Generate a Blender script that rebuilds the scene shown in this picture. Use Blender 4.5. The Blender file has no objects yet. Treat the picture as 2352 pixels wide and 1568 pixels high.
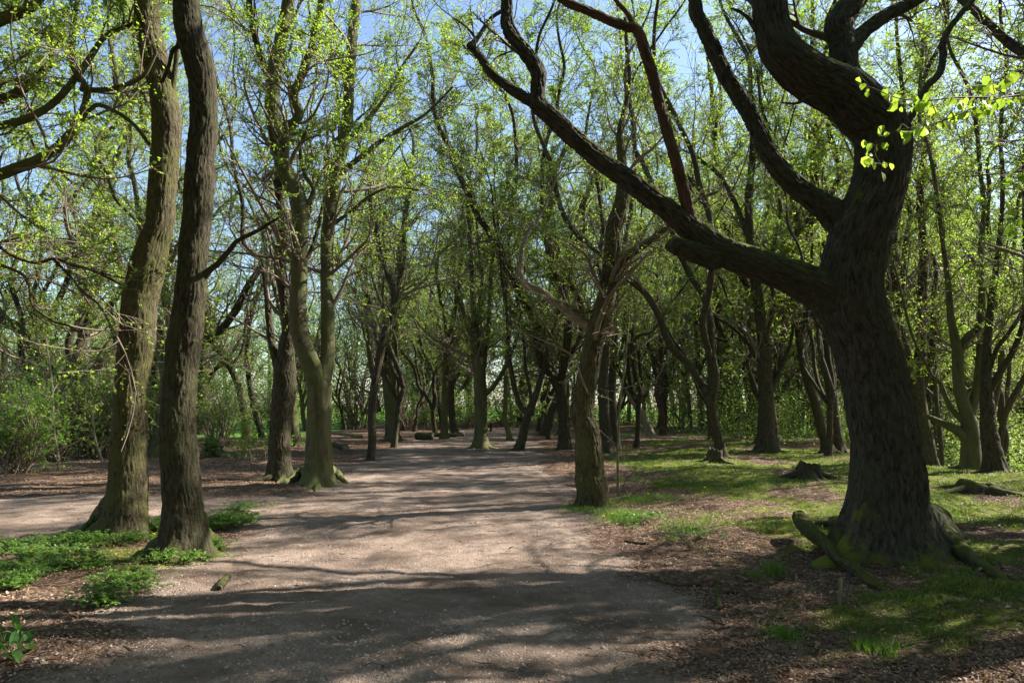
import bpy, math
import numpy as np
from mathutils import Vector
R = math.radians
C = bpy.context.scene.collection
SC = bpy.context.scene

# ------------------------------------------------------------------ camera, light, exposure
F = 1568.0                       # focal length in units of a 2352 px wide picture
PITCH = math.atan(146/1568.0)
EYE = 1.6
cam = bpy.data.objects.new('camera', bpy.data.cameras.new('camera')); C.objects.link(cam)
cam.data.lens = 24; cam.data.sensor_width = 36
cam.data.clip_start = 0.05; cam.data.clip_end = 2000
cam.location = (0, 0, EYE); cam.rotation_euler = (R(90)+PITCH, 0, 0)
SC.camera = cam
SUN_AZ, SUN_EL = 70.0, 40.0      # azimuth clockwise from the view direction
w = bpy.data.worlds.new('World'); SC.world = w; w.use_nodes = True
nt = w.node_tree; bg = nt.nodes['Background']
sky = nt.nodes.new('ShaderNodeTexSky'); sky.sky_type = 'NISHITA'; sky.sun_disc = False
sky.sun_elevation = R(SUN_EL); sky.sun_rotation = R(SUN_AZ)
sky.air_density = 1.0; sky.dust_density = 0.7; sky.ozone_density = 1.5
nt.links.new(sky.outputs[0], bg.inputs[0]); bg.inputs[1].default_value = 0.08
sd = bpy.data.lights.new('sun', 'SUN'); sd.energy = 5.0; sd.angle = R(0.5); sd.color = (1.0, 0.94, 0.84)
sun = bpy.data.objects.new('sun', sd); C.objects.link(sun)
sv = Vector((math.sin(R(SUN_AZ))*math.cos(R(SUN_EL)), math.cos(R(SUN_AZ))*math.cos(R(SUN_EL)), math.sin(R(SUN_EL))))
sun.rotation_euler = sv.to_track_quat('Z', 'Y').to_euler(); sun.location = (20, 10, 30)
SC.view_settings.view_transform = 'Standard'; SC.view_settings.look = 'None'
SC.view_settings.gamma = 1; SC.view_settings.exposure = 1.85
SC.view_settings.use_curve_mapping = False
SC.render.engine = 'CYCLES'
SC.cycles.max_bounces = 5; SC.cycles.diffuse_bounces = 3; SC.cycles.transmission_bounces = 3
SC.cycles.sample_clamp_indirect = 4

# ------------------------------------------------------------------ noise
def _h(i, j, k, s):
    n = (i*374761393 + j*668265263 + k*2147483647 + s*1274126177) & 0xffffffff
    n = ((n ^ (n >> 13))*1274126177) & 0xffffffff
    n = ((n ^ (n >> 16))*2246822519) & 0xffffffff
    return ((n ^ (n >> 15)) & 0xffffff)/float(0xffffff)
def vn(p, s=0):
    p = np.asarray(p, float); i = np.floor(p).astype(np.int64); f = p-i; f = f*f*(3-2*f)
    x, y, z = i[..., 0], i[..., 1], i[..., 2]; fx, fy, fz = f[..., 0], f[..., 1], f[..., 2]
    def L(a, b, t): return a+(b-a)*t
    return L(L(L(_h(x, y, z, s), _h(x+1, y, z, s), fx), L(_h(x, y+1, z, s), _h(x+1, y+1, z, s), fx), fy),
             L(L(_h(x, y, z+1, s), _h(x+1, y, z+1, s), fx), L(_h(x, y+1, z+1, s), _h(x+1, y+1, z+1, s), fx), fy), fz)
def fbm(p, s=0, o=3):
    p = np.asarray(p, float); t = 0; a = 1.0; q = 0
    for k in range(o): t = t+a*vn(p*2**k, s+k*7); q += a; a *= .5
    return t/q
def ss(a, b, x): t = np.clip((x-a)/(b-a), 0, 1); return t*t*(3-2*t)

# ------------------------------------------------------------------ terrain
LN = np.array([27.5, -6.5]); LN = LN/np.linalg.norm(LN)      # crest line running from (10.5, 14.5) to (17, 42)
def h0(x, y):
    s = (x-10.8)*LN[0]+(y-14.5)*LN[1]
    s = s + 1.0*np.sin(y*0.35)
    drop = np.where(s > -1, 0.24*np.clip(s+1, 0, None)**1.35/(1+0.05*np.clip(s+1, 0, None)), 0)
    drop = np.minimum(drop, 9)
    bank = 0.16*ss(1.2, 4.5, x-0.02*y)*ss(22, 12, y)
    return bank - drop
def xl(y): return np.interp(y, [0, 3.9, 4.8, 6, 7, 8.4, 9.6, 11.4, 13.9, 17.9, 22.8, 31, 38, 45, 60], [-2.6, -2.7, -2.7, -2.8, -3.1, -3.3, -3.4, -3.5, -3.6, -3.9, -4.2, -4.6, -4.4, -3, -2])
def xr(y): return np.interp(y, [0, 3.9, 4.8, 6, 7, 8.4, 9.6, 11.4, 13.9, 17.9, 22.8, 31, 38, 45, 60], [1.1, 1.3, 1.35, 1.3, 1.25, 1.2, 1.0, 0.9, 0.8, 0.8, 0.9, 0.9, 0.8, 0.8, 1.5])
def pathmask(x, y):
    p = np.stack([x*0.9, y*0.9, np.zeros_like(x)], -1)
    n = (fbm(p, 3, 3)-.5)*1.5; n2 = (fbm(p, 11, 3)-.5)*1.5
    m = ss(-1.0, .7, x-xl(y)+n)*ss(-.9, .7, xr(y)-x+n2)*ss(50, 44, y)
    side = ss(-.5, .5, y-8.9+n)*ss(-.6, .6, 12.2-y+n2-0.02*x)*ss(-2, -4, x)     # the side path leaving to the left
    return np.clip(np.maximum(m, side), 0, 1)
def greenmask(x, y):
    p = np.stack([x*0.8, y*0.8, np.zeros_like(x)], -1); n = fbm(p, 21, 4)
    e = x-(1.3+0.03*y)
    g = ss(.2, 1.6, e)*ss(.36, .60, n+0.11*ss(0.5, 3, e)-0.12*ss(5.2, 4, y)-0.20*ss(16, 30, y))
    c2 = np.exp(-(((x+3.3)/1.9)**2+((y-7.3)/.9)**2)**1.5)
    field = ss(-9, -13, x)*ss(30, 36, y)+ss(70, 80, y)
    return np.clip(np.maximum(np.maximum(g, c2*ss(.2, .5, n)), field), 0, 1)
def hgt(x, y):
    x = np.asarray(x, float); y = np.asarray(y, float)
    z = h0(x, y); pm = pathmask(x, y)
    p = np.stack([x, y, np.zeros_like(x)], -1)
    near = ss(60, 20, np.hypot(x, y))
    z = z+(fbm(p*0.45, 5, 2)-.5)*0.16*(1-.7*pm)
    z = z+(vn(p*5.2, 37)-.5)*.022*near
    z = z+(fbm(p*2.6, 31, 2)-.5)*0.07*(1-.85*pm)*near+(fbm(p*9, 41, 3)-.5)*(0.034-0.014*pm)*near+(vn(p*27, 43)-.5)*.009*ss(16, 9, np.hypot(x, y))
    return z
def h1(x, y): return float(hgt(np.array([x]), np.array([y]))[0])

def ray(px, py):
    u = (px-1176)/F; v = (784-py)/F
    cp, sp = math.cos(PITCH), math.sin(PITCH)
    return np.array([u, cp-v*sp, sp+v*cp])
def P(px, py, d):
    r = ray(px, py); return np.array([0, 0, EYE])+r*(d/r[1])
def G(px, py):
    r = ray(px, py); d = 3.0
    while d < 120:
        q = P(px, py, d)
        if q[2] < h0(q[0], q[1])+.5 and q[2] < h1(q[0], q[1]): break
        d *= 1.01
    return np.array([q[0], q[1], h1(q[0], q[1])])

# ------------------------------------------------------------------ mesh helpers
def mesh(name, V, Fc, mats, parent=None, smooth=True, attrs=None, loc=None):
    V = np.asarray(V, np.float32)
    if loc is not None: V = V-np.asarray(loc, np.float32)
    me = bpy.data.meshes.new(name)
    me.vertices.add(len(V)); me.vertices.foreach_set('co', V.ravel())
    if not isinstance(Fc, list): Fc = [Fc]
    Fc = [np.asarray(f, np.int32) for f in Fc if len(f)]
    tot = sum(f.size for f in Fc); me.loops.add(tot)
    me.loops.foreach_set('vertex_index', np.concatenate([f.ravel() for f in Fc]))
    st = []; o = 0
    for f in Fc: st.append(o+np.arange(len(f), dtype=np.int32)*f.shape[1]); o += f.size
    st = np.concatenate(st); me.polygons.add(len(st)); me.polygons.foreach_set('loop_start', st)
    me.update(calc_edges=True)
    me.polygons.foreach_set('use_smooth', np.full(len(st), smooth))
    for k, a in (attrs or {}).items():
        a = np.asarray(a, np.float32)
        at = me.attributes.new(k, 'FLOAT_VECTOR' if a.ndim == 2 else 'FLOAT', 'POINT')
        at.data.foreach_set('vector' if a.ndim == 2 else 'value', a.ravel())
    if not isinstance(mats, (list, tuple)): mats = [mats]
    for m in mats: me.materials.append(m)
    o = bpy.data.objects.new(name, me); C.objects.link(o)
    if parent is not None: o.parent = parent
    return o
def tag(o, label=None, cat=None, group=None, kind=None):
    if label: o['label'] = label
    if cat: o['category'] = cat
    if group: o['group'] = group
    if kind: o['kind'] = kind
    return o
def thing(name, label, cat, loc, group=None):
    o = bpy.data.objects.new(name, None); C.objects.link(o); o.location = [float(v) for v in loc]
    o.empty_display_size = .2
    return tag(o, label, cat, group)
class Bag:
    def __init__(s): s.V = []; s.F = []; s.A = []; s.n = 0
    def add(s, V, Fc, A=None):
        s.V.append(V)
        if isinstance(Fc, list): s.F += [np.asarray(f)+s.n for f in Fc if len(f)]
        else: s.F.append(np.asarray(Fc)+s.n)
        s.A.append(A if A is not None else np.zeros((len(V), 3))); s.n += len(V)
    def build(s, name, m, parent=None, loc=None, smooth=True, at=False):
        V = np.concatenate(s.V); by = {}
        for f in s.F: by.setdefault(f.shape[1], []).append(f)
        Fc = [np.concatenate(v) for v in by.values()]
        return mesh(name, V, Fc, m, parent, smooth, {'bark': np.concatenate(s.A)} if at else None, loc)
def nrm(v): return v/np.maximum(np.linalg.norm(v, axis=-1, keepdims=True), 1e-9)
def spline(pts, rad, ds):
    P_ = np.asarray(pts, float); r_ = np.asarray(rad, float)
    if len(P_) == 2: P_ = np.array([P_[0], (P_[0]+P_[1])/2, P_[1]]); r_ = np.array([r_[0], (r_[0]+r_[1])/2, r_[1]])
    A = np.concatenate([[2*P_[0]-P_[1]], P_, [2*P_[-1]-P_[-2]]]); B = np.concatenate([[r_[0]], r_, [r_[-1]]])
    out = []; ro = []
    for i in range(1, len(A)-2):
        n = max(2, int(np.linalg.norm(A[i+1]-A[i])/ds)); t = np.linspace(0, 1, n, endpoint=False)[:, None]
        a, b, c, d = A[i-1], A[i], A[i+1], A[i+2]
        out.append(.5*((2*b)+(-a+c)*t+(2*a-5*b+4*c-d)*t*t+(-a+3*b-3*c+d)*t**3))
        t = t[:, 0]; tt = t*t*(3-2*t); ro.append(B[i]+(B[i+1]-B[i])*(tt*.5+t*.5))
    out.append(P_[-1:]); ro.append(r_[-1:])
    return np.concatenate(out), np.concatenate(ro)
def tube(pts, rad, sides, ds, amp=0.0, freq=25., lump=.06, flare=0, fz=.35, lobes=5, seed=0, z0=None, cap=True, stretch=.26):
    """one limb: swept along a smooth line, bark furrows as relief, optional root flare"""
    Q, r = spline(pts, rad, ds); n = len(Q)
    T = nrm(np.gradient(Q, axis=0)); N = np.zeros_like(Q)
    v = np.cross(T[0], [0, 1, .13]); N[0] = v/np.linalg.norm(v)
    for i in range(1, n):
        v = N[i-1]-T[i]*np.dot(N[i-1], T[i]); N[i] = v/np.linalg.norm(v)
    B = np.cross(T, N); th = np.linspace(0, 2*math.pi, sides, endpoint=False)
    s = np.concatenate([[0], np.cumsum(np.linalg.norm(np.diff(Q, axis=0), axis=1))])
    c, sn = np.cos(th)[None, :], np.sin(th)[None, :]
    rr = np.repeat(r[:, None], sides, 1)
    bk = np.stack([c*r[:, None], sn*r[:, None], s[:, None]+0*c], -1)
    dirs = c[..., None]*N[:, None, :]+sn[..., None]*B[:, None, :]
    rr = rr*(1+lump*2*(fbm(np.stack([c*1.1+0*rr, sn*1.1+0*rr, (s/np.maximum(r.mean(), .03)*.35)[:, None]+0*c], -1), seed+50, 3)-.5))
    if flare:
        hz = Q[:, 2]-(Q[0, 2] if z0 is None else z0)
        g = np.exp(-np.clip(hz, -.05, None)/fz)[:, None]
        ang = np.arctan2(dirs[..., 1], dirs[..., 0]); k = seed*1.7
        lb = .5+.5*np.cos(lobes*ang+k+.6*np.sin(2*ang+k)); lb = .35+.65*lb**1.6*(.6+.4*np.sin(ang*2+k*2))
        rr = rr+r[:, None]*flare*g**1.3*lb
        fl = .5+.5*np.cos((lobes+1)*ang+k)
        rr = rr*(1-.07*fl*np.exp(-np.clip(hz, 0, None)/(fz*4))[:, None])
    if amp:
        q = bk*np.array([freq, freq, freq*stretch]); q = q+(vn(bk*6, seed+3)[..., None]-.5)*1.6
        rid = 1-np.abs(2*vn(q, seed+9)-1); rid2 = 1-np.abs(2*vn(q*2.1, seed+19)-1)
        crk = ss(.12, .0, np.abs(vn(bk*np.array([freq*.5, freq*.5, freq*.42])+3.3, seed+29)-.5))
        rr = rr+amp*(rid*.75+rid2*.35-.75-.45*crk)
    V = Q[:, None, :]+dirs*rr[..., None]
    i = np.arange(n-1)[:, None]*sides; j = np.arange(sides)[None, :]; j2 = (j+1) % sides
    Fq = np.stack([i+j, i+j2, i+sides+j2, i+sides+j], -1).reshape(-1, 4)
    V = V.reshape(-1, 3); A = bk.reshape(-1, 3); Fs = [Fq]
    if cap:
        V = np.concatenate([V, Q[-1:]+T[-1:]*r[-1]*.3]); A = np.concatenate([A, [[0, 0, s[-1]]]])
        b = (n-1)*sides; jj = np.arange(sides); Fs.append(np.stack([b+jj, b+(jj+1) % sides, np.full(sides, n*sides)], -1))
        V = np.concatenate([V, Q[:1]-T[:1]*r[0]*.3]); A = np.concatenate([A, [[0, 0, 0]]]); Fs.append(np.stack([(jj+1) % sides, jj, np.full(sides, n*sides+1)], -1))
    return V, Fs, A
def tubes(pts, rad, sides=3):
    """many thin branches at once: pts (N,K,3), rad (N,K)"""
    N_, K = pts.shape[:2]
    T = nrm(np.gradient(pts, axis=1)); m = nrm(pts[:, -1]-pts[:, 0])
    ref = np.where(np.abs(m[:, 2:3]) > .8, np.array([[1., 0, 0]]), np.array([[0, 0, 1.]]))
    X = nrm(np.cross(T, ref[:, None, :])); Y = np.cross(T, X)
    th = np.linspace(0, 2*math.pi, sides, endpoint=False)
    V = pts[:, :, None, :]+rad[:, :, None, None]*(np.cos(th)[:, None]*X[:, :, None, :]+np.sin(th)[:, None]*Y[:, :, None, :])
    b = np.arange(N_)[:, None, None]*K*sides; i = np.arange(K-1)[None, :, None]*sides; j = np.arange(sides)[None, None, :]; j2 = (j+1) % sides
    Fq = np.stack([b+i+j, b+i+j2, b+i+sides+j2, b+i+sides+j], -1).reshape(-1, 4)
    return V.reshape(-1, 3), Fq
def leaves(p, d, size, rng, flat=.6, fold=False, wd=.62):
    """leaf blades at p pointing along d"""
    N_ = len(p); d = nrm(d+rng.normal(0, .45, (N_, 3))+np.array([0, 0, -.12]))
    up = nrm(np.array([0, 0, flat])+rng.normal(0, .5, (N_, 3)))
    sd_ = nrm(np.cross(d, up)); nn = np.cross(sd_, d); s = (np.asarray(size)*rng.uniform(.35, 1.3, N_))[:, None]
    if not fold:
        V = np.stack([p, p+d*s*.5+sd_*s*wd*.5, p+d*s, p+d*s*.45-sd_*s*wd*.5], 1)
        return V.reshape(-1, 3), np.arange(N_*4).reshape(-1, 4)
    V = np.stack([p, p+d*s*.28+sd_*s*wd*.42+nn*s*.10, p+d*s*.66+sd_*s*wd*.40+nn*s*.05, p+d*s-nn*s*.14,
                  p+d*s*.66-sd_*s*wd*.40+nn*s*.05, p+d*s*.28-sd_*s*wd*.42+nn*s*.10, p+d*s*.5-nn*s*.02], 1)
    b = (np.arange(N_)*7)[:, None]
    Ft = np.concatenate([b+np.array([[0, 1, 6, 5]]), b+np.array([[1, 2, 3, 6]]), b+np.array([[6, 3, 4, 5]])])
    return V.reshape(-1, 3), Ft
def grow(st, di, ln, r0, K, rng, wob=.3, up=.06, tip=.25):
    N_ = len(st); pts = np.zeros((N_, K+1, 3)); pts[:, 0] = st; d = nrm(di); w_ = rng.normal(0, 1, (N_, 3))
    for k in range(K):
        w_ = .55*w_+.75*rng.normal(0, 1, (N_, 3)); d = nrm(d+w_*wob+np.array([0, 0, up])); pts[:, k+1] = pts[:, k]+d*(ln/K)[:, None]
    t = np.linspace(0, 1, K+1)[None, :]
    return pts, r0[:, None]*(1-(1-tip)*t)
def kids(pts, rad, n, rng, t0=.2, ang=(35, 65), lr=(.35, .6), rr=.55, planar=.0, w8=None):
    N_, K = pts.shape[:2]; L = np.linalg.norm(np.diff(pts, axis=1), axis=2).sum(1)
    if w8 is None: idx = np.repeat(np.arange(N_), n)
    else: idx = rng.choice(N_, n, p=w8/w8.sum())
    t = t0+(1-t0)*rng.random(len(idx)); f = t*(K-1); i = np.minimum(f.astype(int), K-2); fr = (f-i)[:, None]
    a, b = pts[idx, i], pts[idx, i+1]; st = a+(b-a)*fr; T = nrm(b-a)
    r = rad[idx, i]+(rad[idx, i+1]-rad[idx, i])*fr[:, 0]
    q = rng.normal(0, 1, (len(idx), 3)); q[:, 2] *= (1-planar); q = nrm(q-T*(q*T).sum(1)[:, None])
    an = np.radians(rng.uniform(ang[0], ang[1], len(idx)))[:, None]
    d = T*np.cos(an)+q*np.sin(an)
    return st, d, L[idx]*rng.uniform(lr[0], lr[1], len(idx))*(1-.45*t), r*rr, t

# ------------------------------------------------------------------ materials
def mat(name):
    m = bpy.data.materials.new(name); m.use_nodes = True; n = m.node_tree; n.nodes.clear()
    out = n.nodes.new('ShaderNodeOutputMaterial'); return m, n, out
def N(n, t, **k):
    x = n.nodes.new(t)
    for a, b in k.items():
        if a.startswith('i_'): x.inputs[a[2:].replace('_', ' ')].default_value = b
        else: setattr(x, a, b)
    return x
def ramp(n, src, stops):
    r = n.nodes.new('ShaderNodeValToRGB'); e = r.color_ramp.elements
    while len(e) < len(stops): e.new(.5)
    for q, (p, c) in zip(e, stops): q.position = p; q.color = (*c, 1) if len(c) == 3 else c
    n.links.new(src, r.inputs[0]); return r.outputs[0]
def mix(n, f, a, b, bt='MIX'):
    m = n.nodes.new('ShaderNodeMix'); m.data_type = 'RGBA'; m.blend_type = bt
    for k, v in ((0, f), (6, a), (7, b)):
        if isinstance(v, (int, float)): m.inputs[k].default_value = v
        elif isinstance(v, tuple): m.inputs[k].default_value = (*v, 1)
        else: n.links.new(v, m.inputs[k])
    return m.outputs[2]
def math_(n, op, a, b=0., c=None):
    m = n.nodes.new('ShaderNodeMath'); m.operation = op; m.use_clamp = False
    for k, v in enumerate((a, b, c)):
        if v is None: continue
        if isinstance(v, (int, float)): m.inputs[k].default_value = v
        else: n.links.new(v, m.inputs[k])
    return m.outputs[0]
def noise(n, vec, scale, det=4, rough=.6, dist=0):
    x = N(n, 'ShaderNodeTexNoise'); x.inputs['Scale'].default_value = scale; x.inputs['Detail'].default_value = det
    x.inputs['Roughness'].default_value = rough; x.inputs['Distortion'].default_value = dist
    if vec is not None: n.links.new(vec, x.inputs['Vector'])
    return x.outputs['Fac']
def maprange(n, v, a, b, c=0., d=1.):
    m = n.nodes.new('ShaderNodeMapRange'); n.links.new(v, m.inputs[0])
    for k, q in zip((1, 2, 3, 4), (a, b, c, d)): m.inputs[k].default_value = q
    return m.outputs[0]
def bark_mat(name, dark, light, green, moss, gre=.5, furrow=22., bump=.6, attr=True):
    m, n, out = mat(name); b = N(n, 'ShaderNodeBsdfPrincipled'); b.inputs['Roughness'].default_value = .9
    b.inputs['Specular IOR Level'].default_value = .15
    if attr: at = N(n, 'ShaderNodeAttribute', attribute_name='bark').outputs['Vector']
    else: at = N(n, 'ShaderNodeTexCoord').outputs['Object']
    mp = N(n, 'ShaderNodeMapping'); mp.inputs['Scale'].default_value = (1, 1, .27 if attr else 1); n.links.new(at, mp.inputs[0])
    g = N(n, 'ShaderNodeNewGeometry'); pos = g.outputs['Position']
    f1 = noise(n, mp.outputs[0], furrow, 6, .65, .6); f2 = noise(n, at, 9, 5, .6); f3 = noise(n, pos, 2.2, 4, .6)
    col = ramp(n, f1, [(.36, dark), (.5, tuple((a+b_)/2 for a, b_ in zip(dark, light))), (.66, light)])
    gm = maprange(n, f3, .40, .62, 0, gre); col = mix(n, gm, col, green)
    col = mix(n, maprange(n, f2, .66, .78, 0, .55), col, tuple(min(1, v*1.9) for v in light))       # pale lichen flecks
    sp = N(n, 'ShaderNodeSeparateXYZ'); n.links.new(g.outputs['Normal'], sp.inputs[0])
    up = math_(n, 'ADD', sp.outputs[2], math_(n, 'MULTIPLY', math_(n, 'SUBTRACT', noise(n, pos, 7, 4, .7), .5), 1.9))
    mm = maprange(n, up, .45, .85, 0, moss[3]); mc = mix(n, f1, tuple(v*.6 for v in moss[:3]), tuple(moss[:3]))
    col = mix(n, mm, col, mc)
    n.links.new(col, b.inputs['Base Color'])
    bp = N(n, 'ShaderNodeBump'); bp.inputs['Strength'].default_value = bump; bp.inputs['Distance'].default_value = .03
    hh = math_(n, 'ADD', f1, math_(n, 'MULTIPLY', noise(n, at, 60, 4, .7), .35)); n.links.new(hh, bp.inputs['Height'])
    n.links.new(bp.outputs[0], b.inputs['Normal']); n.links.new(b.outputs[0], out.inputs[0]); return m
MOSS = (.085, .10, .014, .8)
M = {}
M['oak'] = bark_mat('oak_bark', (.018, .015, .012), (.088, .078, .062), (.06, .064, .038), (.13, .15, .018, 1.), .45, 34, 1.)
M['ash'] = bark_mat('ridged_bark', (.018, .015, .008), (.13, .108, .062), (.095, .10, .03), MOSS, .6, 40, 1.)
M['brown'] = bark_mat('brown_ridged_bark', (.014, .011, .007), (.088, .074, .048), (.065, .07, .028), MOSS, .5, 40, 1.)
M['beech'] = bark_mat('smooth_bark', (.045, .042, .022), (.125, .11, .06), (.085, .10, .03), (.09, .11, .02, .5), .7, 9, .25)
M['dark'] = bark_mat('dark_bark', (.016, .013, .009), (.095, .075, .05), (.05, .055, .022), (.09, .11, .02, .6), .45, 30, .9)
M['red'] = bark_mat('bare_red_wood', (.035, .02, .015), (.12, .07, .052), (.10, .075, .05), (.10, .13, .015, .2), .3, 16, .6)
M['pale'] = bark_mat('pale_bark', (.11, .09, .06), (.30, .25, .18), (.17, .17, .09), MOSS, .35, 18, .7)
M['mossy'] = bark_mat('mossy_wood', (.025, .022, .014), (.075, .062, .045), (.05, .055, .02), (.085, .10, .013, .9), .6, 18, .9)
def twig_mat(name, a, b_):
    m, n, out = mat(name); b = N(n, 'ShaderNodeBsdfPrincipled'); b.inputs['Roughness'].default_value = .75; b.inputs['Specular IOR Level'].default_value = .25
    g = N(n, 'ShaderNodeNewGeometry'); col = mix(n, noise(n, g.outputs['Position'], 1.7, 3), a, b_)
    n.links.new(col, b.inputs['Base Color']); n.links.new(b.outputs[0], out.inputs[0]); return m
M['twig'] = twig_mat('twig_bark', (.13, .095, .075), (.20, .155, .11))
M['twig_pale'] = twig_mat('pale_twig_bark', (.22, .17, .13), (.30, .25, .19))
M['twig_dark'] = twig_mat('dark_twig_bark', (.05, .04, .03), (.10, .085, .05))
def leaf_mat(name, c0, c1, c2, tr=.5, gain=1.6, rough=.5):
    m, n, out = mat(name); g = N(n, 'ShaderNodeNewGeometry')
    col = ramp(n, g.outputs['Random Per Island'], [(0, c0), (.5, c1), (1, c2)])
    big = noise(n, g.outputs['Position'], .35, 2); col = mix(n, maprange(n, big, .35, .65, 0, .5), col, c2)
    d = N(n, 'ShaderNodeBsdfPrincipled'); d.inputs['Roughness'].default_value = rough; d.inputs['Specular IOR Level'].default_value = .35
    n.links.new(col, d.inputs['Base Color'])
    t = N(n, 'ShaderNodeBsdfTranslucent'); tc = mix(n, 1., col, (1.16*gain, 1.25*gain, .5*gain), 'MULTIPLY'); n.links.new(tc, t.inputs[0])
    mx = N(n, 'ShaderNodeMixShader'); mx.inputs[0].default_value = tr
    n.links.new(d.outputs[0], mx.inputs[1]); n.links.new(t.outputs[0], mx.inputs[2]); n.links.new(mx.outputs[0], out.inputs[0]); return m
M['lime'] = leaf_mat('fresh_leaf', (.14, .235, .036), (.185, .28, .05), (.255, .315, .08), .55, 1.55)
M['green'] = leaf_mat('spring_leaf', (.085, .18, .03), (.12, .22, .04), (.18, .26, .065), .55, 1.6)
M['far'] = leaf_mat('hazy_leaf', (.09, .15, .045), (.125, .19, .055), (.18, .22, .08), .5, 1.3)
M['deep'] = leaf_mat('evergreen_leaf', (.03, .09, .02), (.05, .13, .03), (.09, .17, .035), .3, 1.5, .35)
M['bud'] = leaf_mat('opening_bud', (.22, .17, .08), (.26, .24, .08), (.26, .30, .09), .45)
M['litter'] = leaf_mat('dead_leaf', (.11, .05, .028), (.21, .12, .075), (.38, .27, .19), .12, 1.0, .7)
M['grass'] = leaf_mat('grass_blade', (.05, .095, .015), (.09, .14, .025), (.17, .20, .05), .35, 1.2)
M['herb'] = leaf_mat('herb_leaf', (.055, .13, .02), (.085, .18, .03), (.15, .23, .05), .4, 1.2)

def ground_mat():
    m, n, out = mat('forest_floor'); b = N(n, 'ShaderNodeBsdfPrincipled'); b.inputs['Roughness'].default_value = .95; b.inputs['Specular IOR Level'].default_value = .1
    pos = N(n, 'ShaderNodeNewGeometry').outputs['Position']
    pa = N(n, 'ShaderNodeAttribute', attribute_name='path').outputs['Fac']; ga = N(n, 'ShaderNodeAttribute', attribute_name='green').outputs['Fac']
    grit = noise(n, pos, 120, 3, .7); mid = noise(n, pos, 9, 5, .65); big = noise(n, pos, 1.1, 4, .6)
    vo = N(n, 'ShaderNodeTexVoronoi', feature='F1'); vo.inputs['Scale'].default_value = 55; n.links.new(pos, vo.inputs['Vector'])
    vo2 = N(n, 'ShaderNodeTexVoronoi', feature='F1'); vo2.inputs['Scale'].default_value = 28; n.links.new(pos, vo2.inputs['Vector'])
    sepc = N(n, 'ShaderNodeSeparateColor'); n.links.new(vo.outputs['Color'], sepc.inputs[0])
    sep2 = N(n, 'ShaderNodeSeparateColor'); n.links.new(vo2.outputs['Color'], sep2.inputs[0])
    pc = ramp(n, mid, [(.25, (.20, .142, .11)), (.5, (.30, .225, .178)), (.75, (.40, .315, .255))])
    pc = mix(n, maprange(n, sepc.outputs[0], .0, 1., 0, .6), pc, ramp(n, grit, [(.35, (.085, .058, .046)), (.65, (.40, .32, .27))]))
    pc = mix(n, maprange(n, big, .42, .62, 0, .75), pc, (.115, .078, .058))
    lc = ramp(n, sep2.outputs[0], [(0, (.06, .032, .02)), (.45, (.13, .075, .05)), (.8, (.20, .13, .09)), (1, (.33, .24, .18))])
    lc = mix(n, maprange(n, mid, .35, .7, 0, .6), lc, (.075, .05, .035))
    gc = ramp(n, noise(n, pos, 3.5, 5, .7), [(.3, (.045, .075, .012)), (.5, (.115, .15, .018)), (.7, (.21, .21, .028))])
    gc = mix(n, maprange(n, mid, .52, .62, 0, .6), gc, lc)
    far = N(n, 'ShaderNodeSeparateXYZ'); n.links.new(pos, far.inputs[0])
    gc = mix(n, maprange(n, far.outputs[1], 28, 34), gc, (.10, .19, .03))
    pm = maprange(n, math_(n, 'ADD', pa, math_(n, 'MULTIPLY', math_(n, 'SUBTRACT', mid, .5), .9)), .35, .65)
    gm = maprange(n, math_(n, 'ADD', ga, math_(n, 'MULTIPLY', math_(n, 'SUBTRACT', mid, .5), .9)), .35, .65)
    c = mix(n, gm, lc, gc); c = mix(n, pm, c, pc); n.links.new(c, b.inputs['Base Color'])
    bp = N(n, 'ShaderNodeBump'); bp.inputs['Strength'].default_value = 1.; bp.inputs['Distance'].default_value = .02
    hh = math_(n, 'ADD', grit, math_(n, 'MULTIPLY', mid, 1.2)); hh = math_(n, 'SUBTRACT', hh, math_(n, 'MULTIPLY', vo.outputs['Distance'], .6)); n.links.new(hh, bp.inputs['Height'])
    n.links.new(bp.outputs[0], b.inputs['Normal']); n.links.new(b.outputs[0], out.inputs[0]); return m
M['ground'] = ground_mat()

# ------------------------------------------------------------------ ground and path
fr = R(58)
a1 = np.linspace(-fr, fr, 620); a2 = np.linspace(fr, 2*math.pi-fr, 70)[1:-1]
ang = np.concatenate([a1, a2]); rad = np.concatenate([[.3], np.geomspace(.8, 3, 20)[:-1], np.geomspace(3, 60, 470)[:-1], np.geomspace(60, 600, 50)])
A_, R_ = np.meshgrid(ang, rad); X = R_*np.sin(A_); Y = R_*np.cos(A_); Z = hgt(X, Y)
nr, na = X.shape; i = np.arange(nr-1)[:, None]*na; j = np.arange(na)[None, :]; j2 = (j+1) % na
GF = np.stack([i+j, i+na+j, i+na+j2, i+j2], -1).reshape(-1, 4); GF = GF[:, ::-1]
V = np.stack([X, Y, Z], -1).reshape(-1, 3); pm = pathmask(X, Y).ravel(); gm = greenmask(X, Y).ravel()
V = np.concatenate([V, [[0, 0, h1(0, 0)]]]); c0 = len(V)-1
capf = np.stack([np.arange(na), (np.arange(na)+1) % na, np.full(na, c0)], -1)
tag(mesh('ground', V, [GF, capf], M['ground'], attrs={'path': np.append(pm, 1), 'green': np.append(gm, 0)}), kind='structure')
sel = pm[GF].mean(1) > .5; pf = GF[sel]; u, inv = np.unique(pf, return_inverse=True)
PV = V[u].copy(); PV[:, 2] += .004
tag(mesh('path', PV, inv.reshape(-1, 4), M['ground'], attrs={'path': pm[u], 'green': gm[u]}), kind='structure')

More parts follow.
